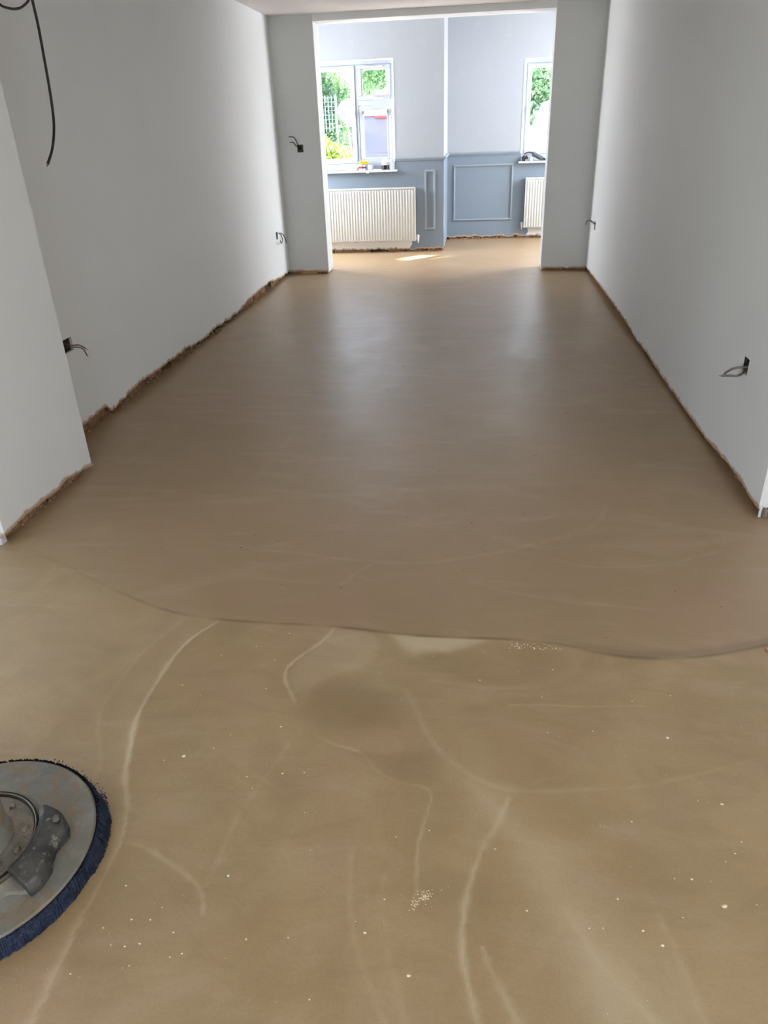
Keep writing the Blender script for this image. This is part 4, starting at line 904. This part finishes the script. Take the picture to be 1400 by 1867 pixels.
def fleck(m, x, y, r, z=0.0008, el=1.0):
    n = 7; a0 = random.random() * 6; rr = [r * random.uniform(.65, 1.2) for _ in range(n)]
    vs = [(x + rr[k] * math.cos(a0 + k * 2 * math.pi / n) * el, y + rr[k] * math.sin(a0 + k * 2 * math.pi / n), z - .001) for k in range(n)] + [(x, y, z + r * .35 + .0006)]
    m.add(vs, [(k, (k + 1) % n, n) for k in range(n)])
m = MB()
for p in SP: fleck(m, p[0], p[1], BIG.get(p, random.uniform(.0013, .0026)), el=1.3)
for k in range(230): fleck(m, random.uniform(-1.0, .9), random.uniform(.62, 1.85), random.uniform(.0004, .0011))
for k in range(150):     # the cluster of dried froth
    a = random.random() * 6.28; rr = abs(random.gauss(0, 1)); x = -.085 + math.cos(a) * rr * .014 + .006; y = .985 + math.sin(a) * rr * .010 + (math.cos(a) * rr * .004)
    fleck(m, x, y, random.uniform(.0006, .0016))
for k in range(26): fleck(m, -.098 + random.gauss(0, .0035), .966 + random.gauss(0, .006), random.uniform(.0008, .002))
for k in range(60): fleck(m, random.uniform(.12, .30), 1.853 - random.random() * .028, random.uniform(.0008, .002), el=1.8)
sp_ = m.build('slurry_specks', pale, floor); sp_['kind'] = 'stuff'
m = MB()
for p in [(-.978,3.824),(-.527,4.274),(-.822,3.945),(.298,3.315),(-.479,4.754),(-.153,3.094),(-.264,2.643),(-.002,2.611),(-.661,2.118),(-.449,2.114),(-1.191,2.345),(-.879,2.364),(-.853,2.464),(-.753,2.422),(.493,3.887),(.289,3.301),(-.44,2.496),(.807,2.085),(.418,1.892),(.681,2.166)]:
    fleck(m, p[0], p[1], .0016 + .0006 * p[1], .0046)
for k in range(90):
    y = 2 + 5 * random.random() ** 1.5; fleck(m, random.uniform(-1.5, 1.0), y, .0005 + .0004 * y, .0046)
for k in range(70): fleck(m, random.uniform(-.9, .8), random.uniform(.65, 1.8), .0006, .0005)
q = m.build('dark_grit', dark, floor); q['kind'] = 'stuff'
m = MB(); m.blob((0, 0, 0), .003, 2, 1, .3, .8); gg = m.build('glass_chip', plain('pale_green_glass', (190, 235, 190), .15, 0, .05, 10, 0, 1.0)); gg.location = (-.503, .993, .002)
tag(gg, 'tiny shiny pale green chip on the bare screed below centre left', 'chip')
m = MB(); m.blob((0, 0, 0), .009, 5, 2, .6, .4); gg = m.build('broken_tile_bit', plain('salmon_tile', (196, 140, 104), .6)); gg.location = (.885, 1.872, .005)
tag(gg, 'small salmon-coloured broken bit by the slab seam at the right edge', 'fragment')

# ------------------------------------------------------------------ outside
GZ = -.25
t = NT('driveway_gravel'); n1 = t.noise(1.2, 4); n2 = t.noise(40, 4)
c = t.mix(n2, lin((140, 136, 130)), lin((190, 186, 178))); M['drive'] = t.set(c, .9, 0, .2)
struct(one(lambda m: m.box(-40, 40, 11.3, 70, GZ - .2, GZ), 'ground_outside', M['drive']))
def leaf_mat(name, a, b):
    t = NT(name); n = t.noise(1.1, 3); n2 = t.noise(9, 2)
    c = t.mix(t.map(t.math('ADD', t.math('MULTIPLY', n, .6), t.math('MULTIPLY', n2, .4)), .38, .62), lin(a), lin(b)); t.set(c, .5, 0, .3)
    tl_ = t.n('ShaderNodeBsdfTranslucent'); t.l(c, tl_.inputs[0]); mx = t.n('ShaderNodeMixShader'); mx.inputs[0].default_value = .45
    t.l(t.b.outputs[0], mx.inputs[1]); t.l(tl_.outputs[0], mx.inputs[2]); t.l(mx.outputs[0], t.out.inputs['Surface']); return t.m
LF = [leaf_mat('mid_green_leaves', (112, 150, 122), (178, 205, 160)), leaf_mat('yellow_green_leaves', (66, 112, 50), (132, 158, 70)), leaf_mat('blue_green_leaves', (115, 150, 145), (175, 200, 190))]
bark = plain('bark', (92, 78, 66), .9, 0, .3, 10, .5)
def foliage(name, ells, n, size, mat, gap=True):
    vs = np.zeros((n * 4, 3)); k = 0
    vol = np.array([e[1][0] * e[1][1] * e[1][2] for e in ells]) ** .7; vol /= vol.sum()
    while k < n:
        e = ells[rng.choice(len(ells), p=vol)]
        d = rng.normal(size=3); d /= np.linalg.norm(d); r = rng.random() ** .25
        p = np.array(e[0]) + d * r * np.array(e[1])
        if p[2] < GZ + .03: continue
        if gap:
            fx = p[0] - SUN.x * p[2] / SUN.z; fy = p[1] - SUN.y * p[2] / SUN.z     # where the sun ray through this leaf meets the floor
            if (-1.03 < fx < -.33) and abs(fy - 9.285) < .035 + size * 1.0: continue  # leaves left out to shape the sun patches on the floor
        u = rng.normal(size=3); u /= np.linalg.norm(u); w = np.cross(u, rng.normal(size=3)); w /= np.linalg.norm(w); s = size * (.6 + .8 * rng.random())
        vs[k * 4:(k + 1) * 4] = [p - u * s, p - w * s * .5, p + u * s, p + w * s * .5]; k += 1
    F = np.arange(n * 4, dtype=np.int32)
    me = bpy.data.meshes.new(name); me.vertices.add(n * 4); me.vertices.foreach_set('co', vs.astype(np.float32).ravel())
    me.loops.add(n * 4); me.loops.foreach_set('vertex_index', F); me.polygons.add(n); me.polygons.foreach_set('loop_start', np.arange(0, n * 4, 4, dtype=np.int32))
    me.update(calc_edges=True); me.materials.append(mat)
    o = bpy.data.objects.new(name, me); COL.objects.link(o); o['kind'] = 'stuff'; return o
def tree(x, y, h, r, mat, label, n=9000, size=.11, group=None, low=.25, cat='tree', nm='garden_tree', gap=True):
    root = tag(empty(nm, (x, y, GZ)), label, cat, group)
    ells = []
    for k in range(9):
        a = random.uniform(0, 6.28); rr = random.uniform(0, r * .55); zz = random.uniform(low, 1) * h * .92
        ells.append(((x + rr * math.cos(a), y + rr * math.sin(a), GZ + zz), (r * .6, r * .6, h * .24)))
    under(foliage('foliage', ells, n, size, mat, gap), root)
    m = MB(); m.tube([(x, y, GZ - .05), (x + .06, y, GZ + h * .3), (x - .03, y + .05, GZ + h * .75)], r * .07 + .02, 8, 3, .02)
    for k in range(4):
        a = random.uniform(0, 6.28); m.tube([(x, y, GZ + h * (.25 + .1 * k)), (x + r * .4 * math.cos(a), y + r * .4 * math.sin(a), GZ + h * (.5 + .1 * k))], .035, 6, 1, .01)
    under(m.build('trunk', bark, smooth=True), root)
    return root
# left view: low yellow bush, tall trees; right view: trees behind the van
tree(-2.65, 13.6, 1.62, .78, LF[1], 'low yellow-green bush outside the left window pane', 9000, .055, None, .15, 'bush', 'garden_bush')
tree(-5.0, 19.5, 3.3, 1.7, LF[2], 'blue-green tree right behind the yellow bush, left pane', 30000, .065, None, .1)
tree(-4.6, 38.5, 5.0, 2.6, LF[0], 'tall mid-green tree behind the van, seen through the top left pane', 26000, .085, None, .15)
tree(-8.6, 27.0, 4.2, 2.5, LF[1], 'tall yellow-green tree at the far left of the left window view', 16000, .09, None, .1)
tree(-1.0, 43.0, 5.2, 2.9, LF[2], 'pale blue-green tree far behind the grey van', 20000, .10, None, .1)
tree(1.2, 20.0, 3.2, 1.5, LF[0], 'green tree seen through the right window above the white van', 30000, .06, None, .1)
tree(2.6, 27.0, 4.2, 2.2, LF[1], 'tall yellow-green tree behind the right window', 22000, .09, None, .15)
tree(7.9, 17.4, 9.0, 2.5, LF[0], 'broad green tree added out of view to block the sun, far right', 14000, .15, None, .12)  # this tree and the next are unseen, added to block most of the sun
tree(12.9, 22.2, 12.5, 3.4, LF[2], 'largest blue-green tree added out of view to block the sun', 12000, .2, None, .12)

for hx, hy, hw, lab in ((-9.5, 34.0, 3.2, 'clipped green hedge far out at the left of the window view'), (-4.2, 47.0, 4.4, 'long green hedge closing the view behind both vans'), (3.6, 38.0, 3.8, 'green hedge behind the trees in the right window')):
    hg = tag(empty('garden_hedge', (hx, hy, GZ)), lab, 'hedge')
    under(foliage('foliage', [((hx + (k - 2) * hw * .5, hy, 1.6), (hw * .45, .9, 2.0)) for k in range(5)] + [((hx + (k - 2) * hw * .5, hy, 2.9), (hw * .4, .8, 1.0)) for k in range(5)], 30000, .10, LF[0 if hx < 0 else 1]), hg)
    under(one(lambda m: m.box(hx - hw * 1.1, hx + hw * 1.1, hy - .3, hy + .3, GZ, 2.3), 'branch_core', plain('dark_twigs', (78, 108, 70), .9)), hg)

# vehicles on the drive
def wheel(m, x, y, r=.33, w=.2, axis='x'):
    n = 24; vs = []
    for rr, o_ in ((r * .55, -w / 2), (r * .96, -w / 2), (r, -w / 2 + .03), (r, w / 2 - .03), (r * .96, w / 2), (r * .55, w / 2)):
        for k in range(n):
            a = 2 * math.pi * k / n
            vs.append((x + o_, y + rr * math.cos(a), GZ + r + rr * math.sin(a)) if axis == 'x' else (x + rr * math.cos(a), y + o_, GZ + r + rr * math.sin(a)))
    m.add(vs, [(i * n + k, i * n + (k + 1) % n, (i + 1) * n + (k + 1) % n, (i + 1) * n + k) for i in range(5) for k in range(n)] + [tuple(range(n)), tuple(5 * n + k for k in range(n))])
tyre = plain('tyre_rubber', (36, 36, 38), .8)
gpaint = plain('grey_car_paint', (112, 112, 128), .25, .3, .03, 5, 0); wpaint = plain('white_van_paint', (245, 245, 245), .25, 0, .01, 5, 0)
cglass = plain('sky_toned_car_glass', (112, 106, 132), .12, 0, .05, 3, 0, .8); redl = plain('red_lamp_lens', (226, 56, 72), .2, 0, .1, 20, 0)  # rear glass: sky reflection painted in as a lavender colour
redl2 = plain('red_plastic', (205, 110, 140), .4, 0, .1, 20, 0)
vx, vy = -2.93, 24.0
v1 = tag(empty('grey_van', (vx, vy + 2, GZ)), 'grey van parked outside the left window, rear end with red brake light', 'van')
prof_ = [(vy, GZ + .3), (vy + 4.3, GZ + .3), (vy + 4.3, GZ + 1.0), (vy + 3.5, GZ + 1.15), (vy + 2.7, GZ + 2.02), (vy + .35, GZ + 2.10), (vy + .12, GZ + 1.95), (vy, GZ + 1.1)]
under(one(lambda m: m.prism(prof_, vx - .88, vx + .88, 0), 'body', gpaint, bevel=.1, seg=3), v1)
under(one(lambda m: m.box(vx - .72, vx + .72, -.012, .012, 0, .90, Matrix.Rotation(-math.atan2(.12, .85), 3, 'X'), (0, vy - .006, GZ + .98)), 'rear_window', cglass, bevel=.01), v1)
under(one(lambda m: m.box(vx - .16, vx + .20, vy - .0, vy + .12, GZ + 1.88, GZ + 1.965), 'brake_light', redl, bevel=.01), v1)
under(one(lambda m: m.box(vx - .85, vx + .85, vy + .05, vy + .4, GZ + 1.99, GZ + 2.05), 'roof_spoiler', wpaint, bevel=.02), v1)
for sx in (-1, 1): under(one(lambda m: m.box(vx + sx * .80 - .06, vx + sx * .80 + .06, vy - .02, vy + .08, GZ + .8, GZ + 1.25), 'tail_lamp', redl, bevel=.015), v1)
under(one(lambda m: m.box(vx - .86, vx + .86, vy - .1, vy + .1, GZ + .28, GZ + .55), 'bumper', plain('dark_bumper', (70, 70, 76), .6), bevel=.04), v1)
for sx in (-.78, .78):
    for yy in (.85, 3.45): under(one(lambda m: wheel(m, vx + sx, vy + yy), 'wheel', tyre, smooth=True), v1)
# white vehicle beyond it, with an orange beacon mast
v3 = tag(empty('white_van', (-3.2, 33, GZ)), 'white high-roofed van roof behind the grey van, with orange beacon post', 'van')
prof_ = [(30.5, GZ + .3), (35.6, GZ + .3), (35.6, GZ + 1.1), (34.9, GZ + 1.25), (34.3, GZ + 2.6), (31.0, GZ + 2.86), (30.6, GZ + 2.75)]
under(one(lambda m: m.prism(prof_, -4.0, -2.2, 0), 'body', wpaint, bevel=.18, seg=4), v3)
under(one(lambda m: m.tube([(-3.02, 31.2, GZ + 2.8), (-3.02, 31.2, GZ + 3.35)], .05, 8, 1), 'beacon_post', plain('pale_orange', (240, 190, 150), .5), smooth=True), v3)
under(one(lambda m: m.box(-3.22, -2.82, 31.1, 31.3, GZ + 3.32, GZ + 3.44), 'beacon', plain('orange_lens', (246, 170, 110), .4), bevel=.03), v3)
for sx in (-3.9, -2.3):
    for yy in (31.3, 34.7): under(one(lambda m: wheel(m, sx, yy), 'wheel', tyre, smooth=True), v3)
# red and pink sign board above the grey van roof line
rs = tag(empty('red_sign', (-3.0, 27.5, GZ)), 'small pinkish-red board on a post above the grey van roof', 'sign')
under(one(lambda m: m.box(-3.32, -2.84, 29.2, 29.24, 1.66, 1.98), 'board', redl2, bevel=.005), rs)
under(one(lambda m: m.box(-3.11, -3.05, 29.24, 29.3, GZ, 1.9), 'post', M['grey_cable']), rs)
# round grey board on a thin pole, seen through the left casement
rd = tag(empty('round_board', (-2.62, 16, GZ)), 'round pale grey board on a leaning pole outside the left casement', 'sign')
under(one(lambda m: m.tube([(-2.57, 16.0, 1.70), (-2.57, 16.03, 1.70)], .21, 32, 1), 'disc', plain('pale_grey_board', (118, 114, 120), .5), smooth=False), rd)
under(one(lambda m: m.tube([(-2.36, 16.05, GZ), (-2.62, 16.05, 1.55)], .015, 8, 1), 'pole', M['gloss_white'], smooth=True), rd)
# pale trellis panel in the trees
tr_ = tag(empty('trellis', (-3.18, 17.2, GZ)), 'pale blue-white square trellis panel standing among the garden trees', 'trellis')
for k in range(5):
    under(one(lambda m: m.box(-3.32 + k * .07, -3.31 + k * .07, 17.2, 17.22, 1.35, 2.02), 'upright_slat', card((112, 126, 146), .6)), tr_)
for k in range(8):
    under(one(lambda m: m.box(-3.34, -3.02, 17.18, 17.20, 1.42 + k * .08, 1.43 + k * .08), 'cross_slat', card((112, 126, 146), .6)), tr_)

for tx in (-3.35, -3.01): under(one(lambda m: m.box(tx - .01, tx + .01, 17.2, 17.22, GZ, 2.04), 'trellis_post', card((150, 165, 180), .6)), tr_)

# white van seen side on through the right window, windscreen to the left
wx, wy = .42, 13.4
vglass = plain('glare_white_van_glass', (226, 228, 230), .08, 0, .02, 3, 0, .8)  # glass whitened to stand in for the glare on it
v2 = tag(empty('white_van', (wx + 2, wy, GZ)), 'white van close outside the right window, sloping windscreen facing left', 'van')
prof_ = [(wx - .05, GZ + .3), (wx + 4.6, GZ + .3), (wx + 4.6, GZ + 2.05), (wx + .98, GZ + 2.1), (wx + .62, GZ + 1.92), (wx + .30, GZ + 1.22), (wx - .02, GZ + 1.05)]
under(one(lambda m: m.prism(prof_, wy, wy + 1.8, 1), 'body', wpaint, bevel=.05, seg=3), v2)
under(one(lambda m: m.prism([(wx + .55, GZ + 1.25), (wx + 1.35, GZ + 1.25), (wx + 1.35, GZ + 1.80), (wx + .80, GZ + 1.80)], wy - .008, wy + .01, 1), 'side_window', vglass, bevel=.004, seg=1), v2)
under(one(lambda m: m.prism([(wx + .33, GZ + 1.24), (wx + .64, GZ + 1.93), (wx + .62, GZ + 1.95), (wx + .30, GZ + 1.25)], wy + .12, wy + 1.68, 1), 'windscreen', vglass), v2)
under(one(lambda m: (m.box(wx + .26, wx + .42, wy - .24, wy - .12, GZ + 1.22, GZ + 1.50), m.tube([(wx + .36, wy - .15, GZ + 1.3), (wx + .45, wy + .02, GZ + 1.28)], .02, 8, 1)), 'wing_mirror', wpaint, bevel=.02), v2)
for xx in (.75, 3.7):
    for yy in (.1, 1.7): under(one(lambda m: wheel(m, wx + xx, wy + yy, .33, .2, 'y'), 'wheel', tyre, smooth=True), v2)
